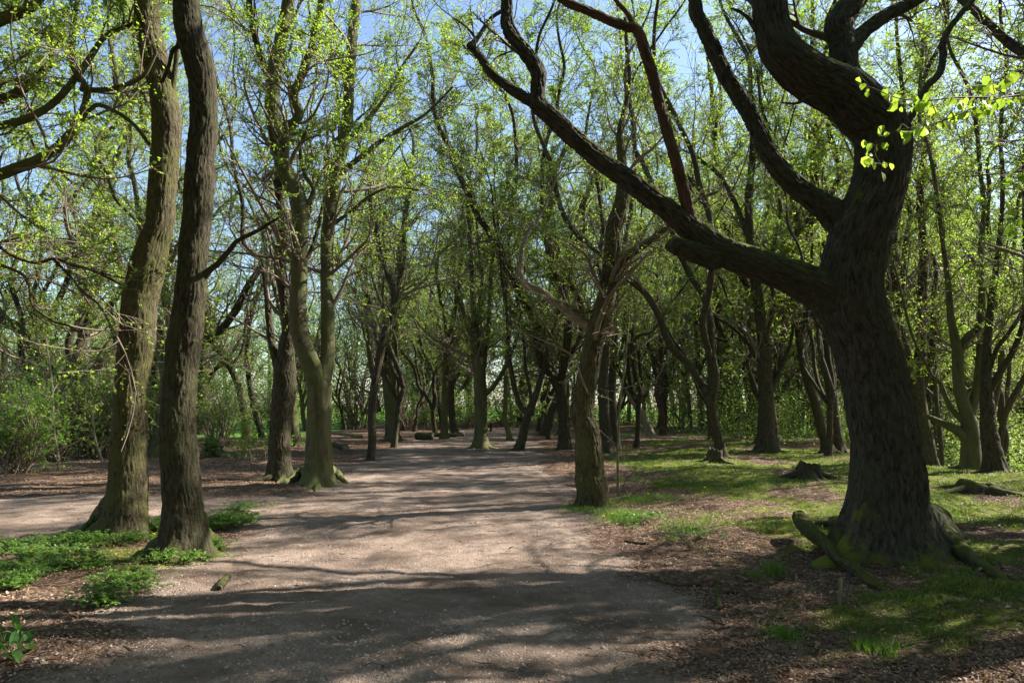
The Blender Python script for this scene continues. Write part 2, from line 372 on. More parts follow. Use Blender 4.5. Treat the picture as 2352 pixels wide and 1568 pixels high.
# ------------------------------------------------------------------ trees
SUMM = []
def crown(root, base, stems, rng, H, d, leafm='lime', twigm='twig', dens=1., leafn=9, lsize=.05, hmin=2.2, fold=False, rmin=.004, wob=.2, up=.05, l1=(1.1, 3.4), nleaf=None):
    """branches, twigs and foliage spread over the stems; stems = list of (pts, rad, weight)"""
    S = []; Rr = []; W = []
    for pts, rad_, wt in stems:
        q, r = spline(pts, rad_, .25); k = q[:, 2]-base[2] > hmin
        if k.sum() < 3: continue
        q, r = q[k], r[k]; L = np.linalg.norm(np.diff(q, axis=0), axis=1).sum()
        t = np.linspace(0, len(q)-1, 25); ii = np.arange(len(q))
        S.append(np.stack([np.interp(t, ii, q[:, c]) for c in range(3)], -1)); Rr.append(np.interp(t, ii, r)); W.append(L*wt)
    if not S: return
    S = np.array(S); Rr = np.array(Rr); W = np.array(W); tot = W.sum()
    n1 = max(4, int(tot*2.3*dens))
    st, di, _, r, t = kids(S, Rr, n1, rng, t0=0., ang=(25, 62), w8=W)
    hh = (st[:, 2]-base[2]); ln = rng.uniform(l1[0], l1[1], len(st))*np.clip(1.35-hh/(H*1.15), .5, 1)
    p1, r1 = grow(st, di, ln, np.clip(r*.6, .014, .014+.022*ln), 8, rng, wob, up+.03)
    st, di, l2, r2, t = kids(p1, r1, 7, rng, .12, (30, 60), (.3, .62), .6, .6)
    p2, r2 = grow(st, di, l2, np.maximum(r2, rmin*1.3), 5, rng, wob, up)
    st, di, l3, r3, t = kids(p2, r2, 7, rng, .1, (30, 60), (.35, .75), .6, .8)
    p3, r3 = grow(st, di, np.maximum(l3, .15), np.maximum(r3, rmin), 3, rng, wob*.9, .0)
    B = Bag(); B.add(*tubes(p1, r1, 5)); B.add(*tubes(p2, r2, 3)); B.add(*tubes(p3, r3, 3))
    cr = B.build('crown', M[twigm], root, base)
    if leafn > 0:
        lp = []; ld = []
        for pp, n in ((p3, leafn), (p2, max(1, leafn//2))):
            idx = np.repeat(np.arange(len(pp)), n); K = pp.shape[1]; f = rng.uniform(.15, 1, len(idx))*(K-1); i = np.minimum(f.astype(int), K-2); fr_ = (f-i)[:, None]
            a, b = pp[idx, i], pp[idx, i+1]; lp.append(a+(b-a)*fr_); T = nrm(b-a); q = rng.normal(0, 1, (len(idx), 3)); q[:, 2] *= .3; ld.append(nrm(T+nrm(q)))
        lp = np.concatenate(lp); ld = np.concatenate(ld)
        # clumps: thin the leaves where a coarse noise is low, so that gaps and dense sprays form
        keep = vn(lp*.8, 77)+.35*rng.random(len(lp)) > .47
        lp, ld = lp[keep], ld[keep]
        V_, F_ = leaves(lp, ld, lsize, rng, 1.1, fold)
        mesh('foliage', V_, F_, M[leafm], cr, False, loc=base)
    return cr
def extend(pts, rad_, H, base, rng, lean=.25):
    """carry a traced stem on above the picture"""
    pts = [np.array(p) for p in pts]; rad_ = list(rad_); d = nrm(pts[-1]-pts[-2])
    d[1] *= .5; d = nrm(d+np.array([0, 0, .6])); top = base[2]+H; r0 = rad_[-1]; z0 = pts[-1][2]; top = max(top, z0+rng.uniform(2.5, 4))
    n = max(3, int((top-z0)/.9)); step = (top-z0)/n
    for k in range(n):
        d = nrm(d+rng.normal(0, lean, 3)*np.array([1, 1, .3])+np.array([0, 0, .22])); pts.append(pts[-1]+d*step*1.1); rad_.append(max(.006, r0*(1-(k+1)/n)**.8))
    return pts, rad_
def tree(name, label, cat, stems, H=13, bark='beech', leaf='lime', seed=1, group=None, flare=.8, fz=.3, amp=None, roots=0, depth=None, base=None, drift=None, rt=(), noext=(), thin=(), lobes=5, mats=None, sides=None, **ck):
    """stems: traced lists of (px, py, width px); the first one is the trunk standing on the ground"""
    rng = np.random.default_rng(seed); x0, y0, _ = stems[0][0]
    b = G(x0, y0) if depth is None else P(x0, y0, depth)
    if depth is not None: b[2] = h1(b[0], b[1])
    d0 = b[1]; root = thing(name, label, cat, b, group)
    near = d0 < 16; out = []; dp0 = None; H = H*(1.0 if d0 < 12 or 'hmin' in ck else 1.5)
    for si, stem in enumerate(stems):
        pts = []; rad_ = []; L = 0; prev = None
        dr = 0 if si == 0 else (drift[si] if drift and si in drift else rng.uniform(-.3, .3))
        # a limb starts at the depth of the stem it leaves
        ds0 = d0
        if si > 0:
            best = 1e9
            for (pp, rr, q2) in out:
                for pt, (qx, qy) in zip(pp, q2):
                    dd = math.hypot(qx-stem[0][0], qy-stem[0][1])
                    if dd < best: best = dd; ds0 = pt[1]
        for (px, py, wd) in stem:
            if prev is not None: L += math.hypot(px-prev[0], py-prev[1])*d0/F
            prev = (px, py); dd = ds0+dr*L
            q = P(px, py, dd); pts.append(q); rad_.append(wd/2/F*dd*1.0)
        q2 = [(a, c) for a, c, _ in stem]
        if si == 0:
            pts[0] = np.array([pts[0][0], pts[0][1], b[2]]); pts = [pts[0]-np.array([0, 0, .25])]+pts; rad_ = [rad_[0]]+rad_; q2 = [q2[0]]+q2
            if len(pts) > 3 and rad_[1] > rad_[3]*1.25: rad_[0] = rad_[1] = rad_[3]*1.12; rad_[2] = min(rad_[2], rad_[3]*1.1)
        else:
            k = rad_[0]; v = nrm(pts[0]-pts[1]); pts = [pts[0]+v*k*.7]+pts; rad_ = [k*.85]+rad_; q2 = [q2[0]]+q2
            rad_[1] *= 1.15
        out.append((pts, rad_, q2))
    st3 = []
    for si, (pts, rad_, q2) in enumerate(out):
        if si not in noext and rad_[-1] > .008: pts, rad_ = extend(pts, rad_, H*(1 if si == 0 else rng.uniform(.75, .98)), b, rng)
        mr = max(rad_); L = sum(np.linalg.norm(pts[k+1]-pts[k]) for k in range(len(pts)-1))
        if near: s_ = sides or int(np.clip(2*math.pi*mr/.010, 8, 300)); ds = float(np.clip(mr*.09, .016, .05))
        else: s_ = int(np.clip(2*math.pi*mr/.05, 6, 26)); ds = .12
        am = (amp if amp is not None else {'oak': .024, 'brown': .015, 'ash': .015, 'dark': .014, 'pale': .012, 'beech': .003, 'red': .006, 'mossy': .01}[bark])*(1 if near else .6)
        am = am*min(1, mr/.12)
        mt = (mats or {}).get(si, bark)
        V_, F_, A_2 = tube(pts, rad_, s_, ds, am, 36 if near else 14, .10, flare if si == 0 else 0, fz, lobes, seed+si, b[2])
        B = Bag(); B.add(V_, F_, A_2); B.build('trunk' if si == 0 else 'limb', M[mt], root, b, True, True)
        st3.append((pts, rad_, .35 if si in thin else 1.))
    for q, rl in enumerate(rt):       # traced roots: (px, py, width px, height above ground)
        pts = []; rad_ = []
        for k_, (px, py, wd, up_) in enumerate(rl):
            g = G(px, py) if k_ or up_ < .01 else P(px, py, d0)
            if k_ == 0: pts.append(np.array([b[0]+(g[0]-b[0])*.5, b[1]-.05, b[2]+up_]))
            else: pts.append(np.array([g[0], g[1], h1(g[0], g[1])+up_]))
            rad_.append(wd*1.3/2/F*pts[-1][1])
        v = pts[-1]-pts[-2]; e = pts[-1]+v*.9; pts.append(np.array([e[0], e[1], h1(e[0], e[1])-.05])); rad_[-1] *= .8; rad_.append(rad_[-1]*.35); pts[-2][2] -= .01
        V_, F_, A_2 = tube(pts, rad_, 40, .02, .008, 34, .3, seed=seed+q+40); B = Bag(); B.add(V_, F_, A_2); B.build('root', M[bark if bark != 'oak' else 'mossy'], root, b, True, True)
    if roots:
        k0 = out[0][1][3] if len(out[0][1]) > 3 else out[0][1][0]
        for q in range(roots):
            a = 2*math.pi*(q+rng.uniform(.1, .7))/roots; L = k0*rng.uniform(2.6, 4.6); pts = []; rad_ = []
            for t in np.linspace(0, 1, 7):
                a2_ = a+.35*math.sin(3*t+q); rr = k0*.7+L*t; x = b[0]+rr*math.cos(a2_); y = b[1]+rr*math.sin(a2_)
                pts.append(np.array([x, y, h1(x, y)+k0*.5*(1-t)**2.2-.07*t**2-.01])); rad_.append(k0*(.36*(1-t)**1.2+.03))
            V_, F_, A_2 = tube(pts, rad_, 18, .03, .006, 24, .25, seed=seed+q); B = Bag(); B.add(V_, F_, A_2); B.build('root', M[bark], root, b, True, True)
    a = dict(dens=1.05, leafn=12, lsize=.042 if d0 < 16 else .052, rmin=.003+.0002*d0, hmin=2.3); a.update(ck)
    crown(root, b, st3, rng, H, d0, leaf, **a)
    SUMM.append((name, [round(float(v), 1) for v in b])); return root


# traced trees, nearest first
T = tree
oak = T('gnarled_oak', 'massive dark gnarled tree at the right with long low limb reaching left over the path', 'oak tree', [
 [(2047,1268,150),(2043,1195,160),(2043,1100,158),(2036,1050,150),(2029,1000,145),(2016,920,145),(2002,850,144),(1987,790,140),(1966,740,138),(1955,690,136),(1954,640,134),(1963,590,136),(1974,545,136),(1990,500,132),(2010,450,125),(2022,400,122),(2027,340,122),(2018,295,122),(1985,258,122),(1930,210,116),(1860,178,108),(1797,122,97),(1774,68,86),(1768,0,80),(1770,-120,70),(1750,-260,56)],
 [(1968,800,60),(1938,730,96),(1892,676,98),(1850,650,88),(1800,628,78),(1735,606,72),(1668,580,66),(1600,536,58),(1545,490,52),(1490,450,49),(1430,405,47),(1380,368,46),(1320,318,44),(1270,272,43),(1235,238,40),(1234,217,36),(1236,167,35),(1216,133,34),(1184,93,34),(1167,60,33),(1164,27,29),(1164,0,27),(1150,-80,24),(1165,-200,18)],
 [(1240,240,30),(1204,223,27),(1167,199,24),(1127,168,22),(1111,143,20),(1094,120,19),(1077,102,17)],
 [(1080,106,13),(1097,88,12),(1108,70,11),(1120,52,11),(1134,37,10),(1152,26,9)],
 [(1094,92,7),(1080,72,6),(1062,55,5),(1044,43,3)],
 [(1640,592,52),(1590,578,46),(1552,566,40),(1543,574,34)],
 [(1985,600,56),(1955,535,80),(1908,486,68),(1851,446,50),(1801,402,46),(1765,353,42),(1741,300,39),(1711,243,38),(1675,187,37),(1645,127,35),(1618,67,35),(1598,27,33),(1594,-20,30),(1570,-120,24)],
 [(1590,516,30),(1576,462,28),(1560,400,27),(1540,330,26),(1518,250,25),(1500,180,25),(1480,110,25),(1462,68,24),(1440,62,23),(1400,48,22),(1350,25,21),(1300,4,20),(1260,-30,17)],
 [(1458,66,13),(1440,30,12),(1414,0,11),(1395,-40,9)],
 [(1960,215,76),(1942,160,62),(1935,100,60),(1926,67,64),(1940,33,60),(1963,0,56),(1990,-60,48),(2020,-180,36)],
 [(1950,110,40),(1975,82,36),(1998,62,34),(2035,36,32),(2085,10,30),(2130,-16,26),(2200,-60,20)],
 [(2050,330,22),(2084,280,17),(2108,240,15),(2128,200,16),(2158,168,17),(2166,130,16),(2167,95,15),(2185,60,14),(2210,28,13),(2240,-10,11),(2260,-80,8)],
 [(2016,275,10),(1975,255,9),(1930,240,8),(1895,226,7),(1862,222,7),(1830,238,6),(1795,236,4)],
 [(1735,68,12),(1720,45,10),(1700,28,8),(1680,20,6)]],
 H=15, bark='oak', leaf='bud', seed=4, flare=1.75, fz=.27, rt=[[(1985,1200,90,.3),(1950,1258,60,.08),(1925,1282,36,.02),(1895,1300,16,-.04)],[(2090,1190,90,.35),(2140,1235,64,.12),(2185,1265,44,.05),(2235,1298,28,.02),(2285,1322,22,.01),(2330,1345,12,-.03)],[(1975,1225,50,.15),(1925,1216,34,.04),(1890,1210,22,.02),(1862,1207,10,-.03)],[(2040,1210,80,.25),(2065,1275,50,.04),(2080,1305,24,-.03)]], drift={1: .06, 2: .25, 6: .12, 7: -.15, 9: .2, 10: .25, 11: .25, 12: -.25, 13: 0, 5: -.2},
 noext=(2, 3, 4, 5, 7, 8, 10, 11, 12, 13), mats={7: 'red', 8: 'red'}, thin=(4, 5, 12, 13), dens=.28, leafn=3, hmin=5.0, l1=(.8, 2.0), twigm='twig_dark', lsize=.035)
T('ridged_ash', 'bare dark trunk with ridged bark, right of the close pair at the left', 'tree', [
 [(420,1285,112),(423,1235,98),(422,1195,90),(419,1145,84),(411,1045,80),(407,980,76),(411,900,73),(419,820,74),(428,760,74),(437,690,69),(442,620,65),(446,560,64),(453,500,64),(458,430,66),(461,360,64),(469,280,62),(466,200,63),(452,130,66),(433,60,62),(427,0,58),(428,-120,50),(420,-300,42)],
 [(470,632,18),(486,616,14),(500,606,13),(527,575,12),(547,552,10),(593,529,9),(640,500,6)],
 [(440,100,14),(400,112,10),(388,150,9),(372,190,8)]],
 H=17, bark='brown', leaf='lime', seed=11, flare=1.2, fz=.17, lobes=4, rt=[[(405,1215,44,.25),(372,1262,34,.06),(335,1288,24,.02),(288,1304,12,-.02)],[(440,1215,44,.22),(470,1245,28,.06),(498,1262,18,.01),(530,1275,9,-.02)],[(425,1220,44,.2),(410,1275,30,.02),(392,1300,16,-.02)]], thin=(1,), noext=(1, 2), dens=.7, hmin=6.5, leafn=5, lsize=.045)
T('ridged_ash', 'mossy olive trunk with a bend, left of the close pair at the left', 'tree', [
 [(278,1235,100),(288,1180,88),(293,1110,80),(294,1050,78),(298,960,71),(299,900,68),(312,800,77),(317,740,74),(320,690,74),(338,620,77),(353,560,69),(367,520,61),(373,440,61),(380,340,63),(382,270,63),(371,200,61),(355,130,62),(339,60,55),(337,0,54),(334,-120,48),(345,-300,40)],
 [(395,210,14),(402,160,12),(408,110,11),(415,70,9)]],
 H=17, bark='ash', leaf='lime', seed=12, flare=1.2, fz=.2, lobes=3, rt=[[(265,1160,44,.45),(235,1205,34,.12),(205,1225,22,.04),(165,1240,10,-.02)],[(305,1190,40,.2),(340,1220,24,.04),(362,1232,12,-.02)]], noext=(1,), dens=.7, hmin=6.5, leafn=5, lsize=.045)
T('hornbeam', 'stout twisted fluted trunk standing alone right of the path, pale broken limb on its left', 'hornbeam', [
 [(1362,1164,72),(1362,1130,74),(1355,1100,72),(1354,1080,66),(1350,1000,58),(1337,950,55),(1343,900,48),(1354,840,46),(1362,790,45),(1377,740,50),(1393,680,42),(1401,620,38),(1407,560,38),(1412,520,37),(1428,460,33),(1430,400,24),(1428,366,21),(1424,300,14),(1445,200,11),(1440,118,9),(1436,40,7)],
 [(1378,770,24),(1351,749,20),(1317,726,18),(1277,696,17),(1241,666,16),(1214,658,16),(1198,644,15),(1197,606,13),(1201,563,12),(1217,527,9),(1240,495,7),(1262,450,6),(1275,415,5),(1300,373,3)],
 [(1412,625,22),(1430,598,17),(1467,573,15),(1517,536,13),(1560,500,10),(1600,460,8),(1650,440,6)],
 [(1350,752,12),(1330,720,9),(1320,690,7),(1335,660,5),(1350,620,4)],
 [(1360,985,7),(1361,966,6),(1357,923,6),(1334,863,5),(1317,823,5),(1297,805,4),(1250,783,4),(1217,769,3),(1150,740,2)],
 [(1395,720,12),(1372,712,8),(1335,718,6),(1300,700,4)]],
 H=11, bark='ash', leaf='lime', seed=21, flare=.35, fz=.1, mats={1: 'pale', 3: 'pale', 4: 'pale'}, noext=(0, 1, 2, 3, 4, 5), thin=(1, 4), dens=.9, leafn=3, lsize=.035, hmin=2.4, l1=(.7, 2.1), amp=.024, twigm='twig', rmin=.003)
T('forked_hornbeam', 'smooth green barked tree splitting into two tall stems above the left edge of the path', 'hornbeam', [
 [(732,1112,66),(732,1075,62),(732,1040,58),(733,960,54),(732,880,53),(716,838,48),(693,780,42),(684,720,41),(687,640,39),(688,560,37),(689,500,38),(679,440,38),(657,400,38),(638,330,33),(626,260,35),(626,200,34),(637,130,32),(650,70,31),(663,0,30),(668,-100,26)],
 [(740,870,36),(752,820,32),(753,740,32),(751,640,29),(751,560,30),(757,500,31),(765,440,31),(778,380,27),(794,300,27),(802,200,25),(808,100,24),(819,0,21),(826,-100,18)],
 [(642,315,24),(655,292,23),(676,281,22),(687,258,22),(675,222,21),(687,187,20),(716,110,18),(723,67,17),(738,7,16),(745,-60,13)],
 [(690,490,12),(720,440,10),(700,400,9),(690,350,8),(700,300,7)],
 [(778,400,15),(830,360,13),(880,320,11),(930,290,9),(980,260,7),(1040,200,5)],
 [(790,330,12),(840,280,10),(880,230,8),(920,160,7),(960,100,6)],
 [(757,520,10),(800,490,8),(850,450,7),(900,430,6),(960,436,4)]],
 H=15, bark='beech', leaf='lime', seed=31, flare=.9, fz=.2, lobes=5, rt=[[(718,1070,26,.25),(695,1093,20,.08),(668,1108,13,.03),(632,1124,6,-.01)],[(745,1075,26,.22),(768,1090,17,.06),(785,1103,10,.02),(802,1112,5,-.02)],[(732,1085,26,.12),(730,1118,16,.03),(724,1130,8,-.02)],[(722,1085,22,.15),(704,1112,14,.03),(690,1124,7,-.02)]], noext=(3, 4, 5, 6), dens=1.2, leafn=16, lsize=.045, hmin=3.0)
T('rough_hornbeam', 'broad dark ribbed trunk tucked behind the left side of the forked green tree', 'tree', [
 [(645,1103,62),(643,1060,50),(642,1010,46),(646,960,48),(652,900,54),(654,860,50),(658,800,36),(664,740,30),(655,680,28),(642,600,26),(650,520,22),(640,440,18)],
 [(645,850,24),(625,790,18),(618,730,16),(612,660,14),(600,600,12),(560,560,10)],
 [(660,690,16),(690,620,12),(720,560,10),(740,480,9)]],
 H=12, bark='dark', leaf='lime', seed=41, flare=.9, fz=.22, roots=4, dens=.9, leafn=7)
T('slim_tree', 'slim dark tree leaning right at the left edge of the path before the ivy', 'tree', [
 [(850,1058,20),(855,1010,19),(854,956,19),(859,890,18),(871,823,20),(882,776,21),(901,723,20),(907,690,19),(902,655,17),(885,620,13),(872,580,11),(866,530,10),(850,470,8)],
 [(905,690,10),(918,640,9),(930,590,8),(926,520,7)]], H=10, bark='dark', leaf='lime', seed=51, flare=.6, fz=.12, dens=.9)
T('tall_hornbeam', 'tall straight trunk with mossy foot and a pale stem beside it left of the path', 'hornbeam', [
 [(903,1013,34),(900,980,28),(898,956,27),(896,890,26),(901,823,22),(905,756,19),(908,690,18),(915,600,16),(925,540,14),(932,480,12)],
 [(893,945,14),(884,880,12),(884,800,12),(880,740,11),(872,640,11),(862,570,9),(855,500,8)],
 [(870,940,9),(858,880,8),(848,820,9),(842,740,10),(840,660,8),(845,560,6)],
 [(862,910,5),(830,890,4),(805,870,4),(800,830,4),(790,780,3)]], H=12, bark='beech', leaf='lime', seed=52, flare=1.0, fz=.3, roots=4, dens=1.1, noext=(3,))
T('slender_beech', 'slender straight grey trunk beside the cut log, its stem splitting high up', 'beech', [
 [(1020,1008,18),(1021,956,15),(1023,890,15),(1023,820,15),(1033,776,14),(1045,709,11),(1052,656,10),(1060,590,9),(1066,520,8)],
 [(1027,800,8),(1022,740,7),(1010,680,7),(1003,600,6)]], H=12, bark='beech', leaf='lime', seed=53, flare=1.1, fz=.25, dens=1.0)
T('dark_beech', 'dark narrow trunk with right leaning foot just behind the slender grey trunk', 'beech', [
 [(1046,1000,20),(1038,956,16),(1036,900,15),(1040,840,12),(1046,790,11),(1060,740,10),(1052,680,8)],
 [(1040,880,7),(1062,845,7),(1078,815,6),(1070,780,5)]], H=11, bark='dark', leaf='lime', seed=54, flare=1.2, fz=.25, dens=.9)
T('many_stemmed_beech', 'stout beech with flared roots in the path bend, several stems rising from one trunk', 'beech', [
 [(1104,1030,36),(1105,1000,31),(1104,960,30),(1104,923,30),(1101,856,29),(1094,805,20),(1088,773,15),(1088,723,13),(1084,656,12),(1081,590,10),(1078,520,9),(1070,440,8)],
 [(1106,850,17),(1113,806,14),(1122,756,11),(1125,690,10),(1128,623,10),(1136,560,8),(1150,480,7)],
 [(1101,820,13),(1096,760,9),(1100,700,8),(1108,640,7),(1100,580,6)],
 [(1112,905,13),(1125,896,12),(1140,878,11),(1158,848,10),(1174,810,9),(1186,780,8),(1192,740,6)]], H=12, bark='beech', leaf='lime', seed=55, flare=1.2, fz=.35, roots=6, dens=1.1)
T('thin_tree', 'thin wavy trunk beside the bench at the far end of the path', 'tree', [
 [(1171,1013,13),(1166,985,12),(1159,963,12),(1161,920,11),(1162,856,10),(1165,800,9),(1172,740,8),(1168,660,7)]], H=10, bark='beech', leaf='lime', seed=56, flare=1.1, fz=.2, dens=.9)
T('twisted_tree', 'short twisted double tree with crooked reddish bark right of the path bend', 'tree', [
 [(1191,1035,24),(1199,1008,20),(1206,975,19),(1218,938,18),(1231,906,15),(1241,872,13),(1252,835,11),(1262,780,8)],
 [(1214,948,14),(1197,935,13),(1186,906,12),(1178,872,12),(1170,820,10),(1166,760,8)],
 [(1222,950,12),(1218,900,8),(1208,850,7),(1204,790,7),(1198,730,6)]], H=9, bark='dark', leaf='lime', seed=57, flare=.9, fz=.25, roots=3, dens=.9)
T('leaning_tree', 'dark short trunk leaning strongly right behind the twisted double tree', 'tree', [
 [(1250,1001,26),(1264,956,24),(1277,923,20),(1291,880,16),(1300,830,12),(1310,770,9)]], H=8, bark='dark', leaf='lime', seed=58, flare=.5, fz=.25, dens=.8)
T('arching_beech', 'tree left of the stout twisted trunk whose top arches away to the left', 'beech', [
 [(1293,998,30),(1296,960,24),(1297,900,22),(1294,850,21),(1288,790,22),(1276,750,22),(1252,723,20),(1227,696,18),(1184,656,15),(1161,616,14),(1144,586,11),(1120,540,9),(1090,500,7)],
 [(1290,800,16),(1296,740,16),(1300,680,15),(1268,620,14),(1262,560,14),(1256,480,13),(1262,400,11),(1250,320,9)],
 [(1268,640,11),(1310,600,11),(1340,560,12),(1360,500,12),(1330,450,10),(1300,440,7)]], H=13, bark='beech', leaf='lime', seed=59, flare=.9, fz=.3, dens=1.0)
T('crooked_tree', 'black upright trunk directly behind the stout twisted one, left of the two', 'tree', [
 [(1396,1040,34),(1390,990,28),(1387,940,25),(1385,880,24),(1392,800,16),(1398,740,14),(1388,660,12),(1372,600,12),(1385,540,11),(1378,460,9)]], H=13, bark='dark', leaf='lime', seed=60, flare=1.1, fz=.3, dens=.9)
T('crooked_tree', 'dark upright trunk behind the stout twisted one, nearer to the thin sapling', 'tree', [
 [(1414,1036,26),(1410,980,22),(1406,930,20),(1407,870,18),(1411,790,16),(1415,740,15),(1420,650,13),(1435,560,11),(1450,480,10),(1460,380,8)],
 [(1408,860,8),(1440,800,7),(1470,770,6),(1500,760,5)]], H=13, bark='dark', leaf='lime', seed=61, flare=1.1, fz=.3, dens=.9)
T('leaning_hornbeam', 'pale kinked trunk leaning left with sunlit mossy foot on the mossy ground', 'hornbeam', [
 [(1496,1003,22),(1488,980,20),(1477,956,17),(1464,935,16),(1454,919,15),(1443,895,14),(1450,869,12),(1461,846,11),(1463,800,9),(1455,740,8),(1462,670,7)],
 [(1460,925,6),(1480,900,5),(1500,880,4),(1520,850,4)]], H=9, bark='pale', leaf='lime', seed=62, flare=.9, fz=.2, dens=.8)
T('wavy_tree', 'reddish wavy trunk standing right of the pale leaning one', 'tree', [
 [(1522,999,18),(1521,975,15),(1517,939,13),(1509,899,14),(1515,870,12),(1519,806,10),(1514,723,9),(1509,656,8),(1514,580,7)]], H=11, bark='red', leaf='lime', seed=63, flare=.9, fz=.2, dens=.9)
T('far_beech', 'dark slim trunk left of the pair standing at the far edge of the mossy ground', 'beech', [
 [(1612,988,18),(1608,930,13),(1605,856,12),(1601,790,11),(1597,700,9),(1600,620,8)]], H=12, bark='dark', leaf='lime', seed=64, flare=1.1, fz=.3, dens=.9, group='far trunks on the mossy ground')
T('far_beech', 'olive trunk with spreading foot and forked top right of the dark slim one', 'beech', [
 [(1653,988,24),(1651,940,18),(1650,900,17),(1648,840,16),(1640,800,11),(1630,755,9),(1618,700,8),(1610,620,7)],
 [(1648,845,10),(1656,790,8),(1652,730,7),(1660,660,6)]], H=12, bark='beech', leaf='lime', seed=65, flare=1.2, fz=.3, dens=.9, group='far trunks on the mossy ground')
T('far_beech', 'thin upright trunk in front of the ivy clad one near the dark pair', 'beech', [
 [(1675,991,17),(1676,940,14),(1677,890,12),(1673,823,10),(1671,723,10),(1665,623,10),(1641,573,9),(1620,520,8),(1600,440,7)]], H=12, bark='dark', leaf='lime', seed=66, flare=1, fz=.2, dens=.9, group='far trunks on the mossy ground')
T('far_beech', 'short ivy clad stem close left of the tall forked beech', 'beech', [
 [(1698,990,22),(1697,950,17),(1692,910,14),(1690,860,12),(1694,790,10),(1688,700,9)]], H=11, bark='mossy', leaf='green', seed=67, flare=.9, fz=.2, dens=.9, group='far trunks on the mossy ground')
T('side_limbed_beech', 'dark beech with a long thin low limb sweeping out to the left', 'beech', [
 [(1734,1003,40),(1730,960,34),(1728,923,30),(1718,873,22),(1708,790,20),(1703,689,17),(1702,600,16),(1690,520,14),(1655,420,13),(1640,300,12),(1634,200,10)],
 [(1718,815,12),(1690,795,10),(1668,783,9),(1635,773,8),(1612,749,7),(1605,706,6),(1606,640,5),(1608,600,4)],
 [(1730,930,18),(1735,860,16),(1732,790,14),(1726,700,13),(1722,640,12)]], H=13, bark='dark', leaf='lime', seed=68, flare=1.1, fz=.3, roots=4, dens=.9, noext=(1,))
T('forked_beech', 'thick black forked trunk with mossy root flares left of the huge dark tree', 'beech', [
 [(1763,1040,48),(1761,1010,40),(1760,980,38),(1760,923,34),(1757,856,33),(1754,790,28),(1746,723,25),(1736,656,24),(1728,600,22),(1722,540,20),(1720,450,18),(1730,340,15),(1725,240,12),(1720,140,10)],
 [(1772,893,14),(1785,865,12),(1798,835,10),(1815,790,8),(1822,730,7),(1815,660,6)],
 [(1758,760,14),(1775,700,10),(1770,620,9),(1782,540,8)],
 [(1724,560,14),(1690,470,12),(1650,400,11),(1600,360,9)]], H=14, bark='dark', leaf='lime', seed=69, flare=1.0, fz=.28, roots=5, dens=.9)
T('narrow_tree', 'narrow straight dark trunk between the thick forked one and the leaning one', 'tree', [
 [(1830,998,16),(1830,960,13),(1830,923,12),(1829,823,10),(1836,740,9),(1842,650,8)]], H=12, bark='dark', leaf='lime', seed=70, flare=.9, fz=.2, dens=.9)
T('curved_hornbeam', 'curved brown trunk leaning left, its mossy foot close to the huge dark tree', 'hornbeam', [
 [(1903,1040,30),(1896,1010,25),(1888,985,23),(1872,923,22),(1852,856,22),(1840,790,21),(1833,706,20),(1836,620,20),(1848,570,21),(1860,510,20),(1871,433,20),(1871,333,19),(1876,250,16),(1870,150,13)],
 [(1850,560,12),(1830,500,11),(1810,420,10),(1780,330,9),(1750,250,8),(1738,160,7)]], H=13, bark='dark', leaf='lime', seed=71, flare=1.0, fz=.22, roots=4, dens=.9)
T('straight_hornbeam', 'straight dark trunk half hidden by the huge dark tree on its left side', 'hornbeam', [
 [(1928,1036,28),(1920,990,26),(1914,940,25),(1906,856,25),(1902,780,24),(1898,700,22),(1892,600,18),(1900,500,14)]], H=13, bark='dark', leaf='lime', seed=72, flare=.9, fz=.22, roots=3, dens=.8)
T('triple_beech', 'triple stemmed beech just right of the huge dark trunk', 'beech', [
 [(2132,1046,42),(2126,1010,34),(2121,980,31),(2112,925,30),(2108,880,30),(2112,830,24),(2116,760,22),(2118,690,22),(2122,590,20),(2116,500,16),(2114,430,14),(2125,330,12)],
 [(2105,900,26),(2088,850,28),(2073,800,29),(2058,740,28),(2050,680,26),(2048,620,25),(2052,520,20),(2062,420,16),(2070,330,12)],
 [(2118,885,18),(2134,850,17),(2144,790,14),(2146,750,13),(2141,700,10),(2150,620,8)],
 [(2058,730,14),(2072,640,12),(2080,560,10)]], H=14, bark='dark', leaf='lime', seed=73, depth=18.5, flare=1.0, fz=.3, roots=4, dens=1.0)
T('spreading_beech', 'wide many limbed beech at the right rim with one limb drooping to the left', 'beech', [
 [(2232,1058,58),(2230,1020,42),(2228,980,36),(2218,940,28),(2204,895,24),(2200,850,24),(2199,806,23),(2190,760,18),(2184,730,16),(2178,656,13),(2166,560,10),(2152,450,9)],
 [(2200,815,18),(2222,775,17),(2251,749,16),(2278,709,14),(2308,668,11),(2324,600,9),(2333,530,8)],
 [(2226,965,22),(2238,920,21),(2250,860,22),(2255,756,17),(2255,656,14),(2252,580,12),(2260,480,10)],
 [(2224,1010,26),(2200,988,22),(2165,972,15),(2140,960,12),(2120,952,9)],
 [(2228,980,16),(2205,960,14),(2180,930,12),(2160,880,10),(2140,860,7)]], H=13, bark='beech', leaf='lime', seed=74, depth=16., flare=.8, fz=.3, roots=4, noext=(3,), dens=1.0)
T('dark_hornbeam', 'dark thick trunk at the right rim just right of the wide many limbed one', 'hornbeam', [
 [(2286,1072,48),(2278,1030,38),(2270,980,34),(2267,920,28),(2265,856,22),(2268,790,18),(2276,700,15),(2290,600,12),(2300,500,10)],
 [(2270,900,16),(2300,850,14),(2330,800,12),(2350,740,10),(2365,660,8)],
 [(2268,860,12),(2290,800,10),(2320,760,9),(2352,700,8)]], H=13, bark='dark', leaf='lime', seed=75, depth=15.2, flare=.8, fz=.3, roots=3, dens=1.0)
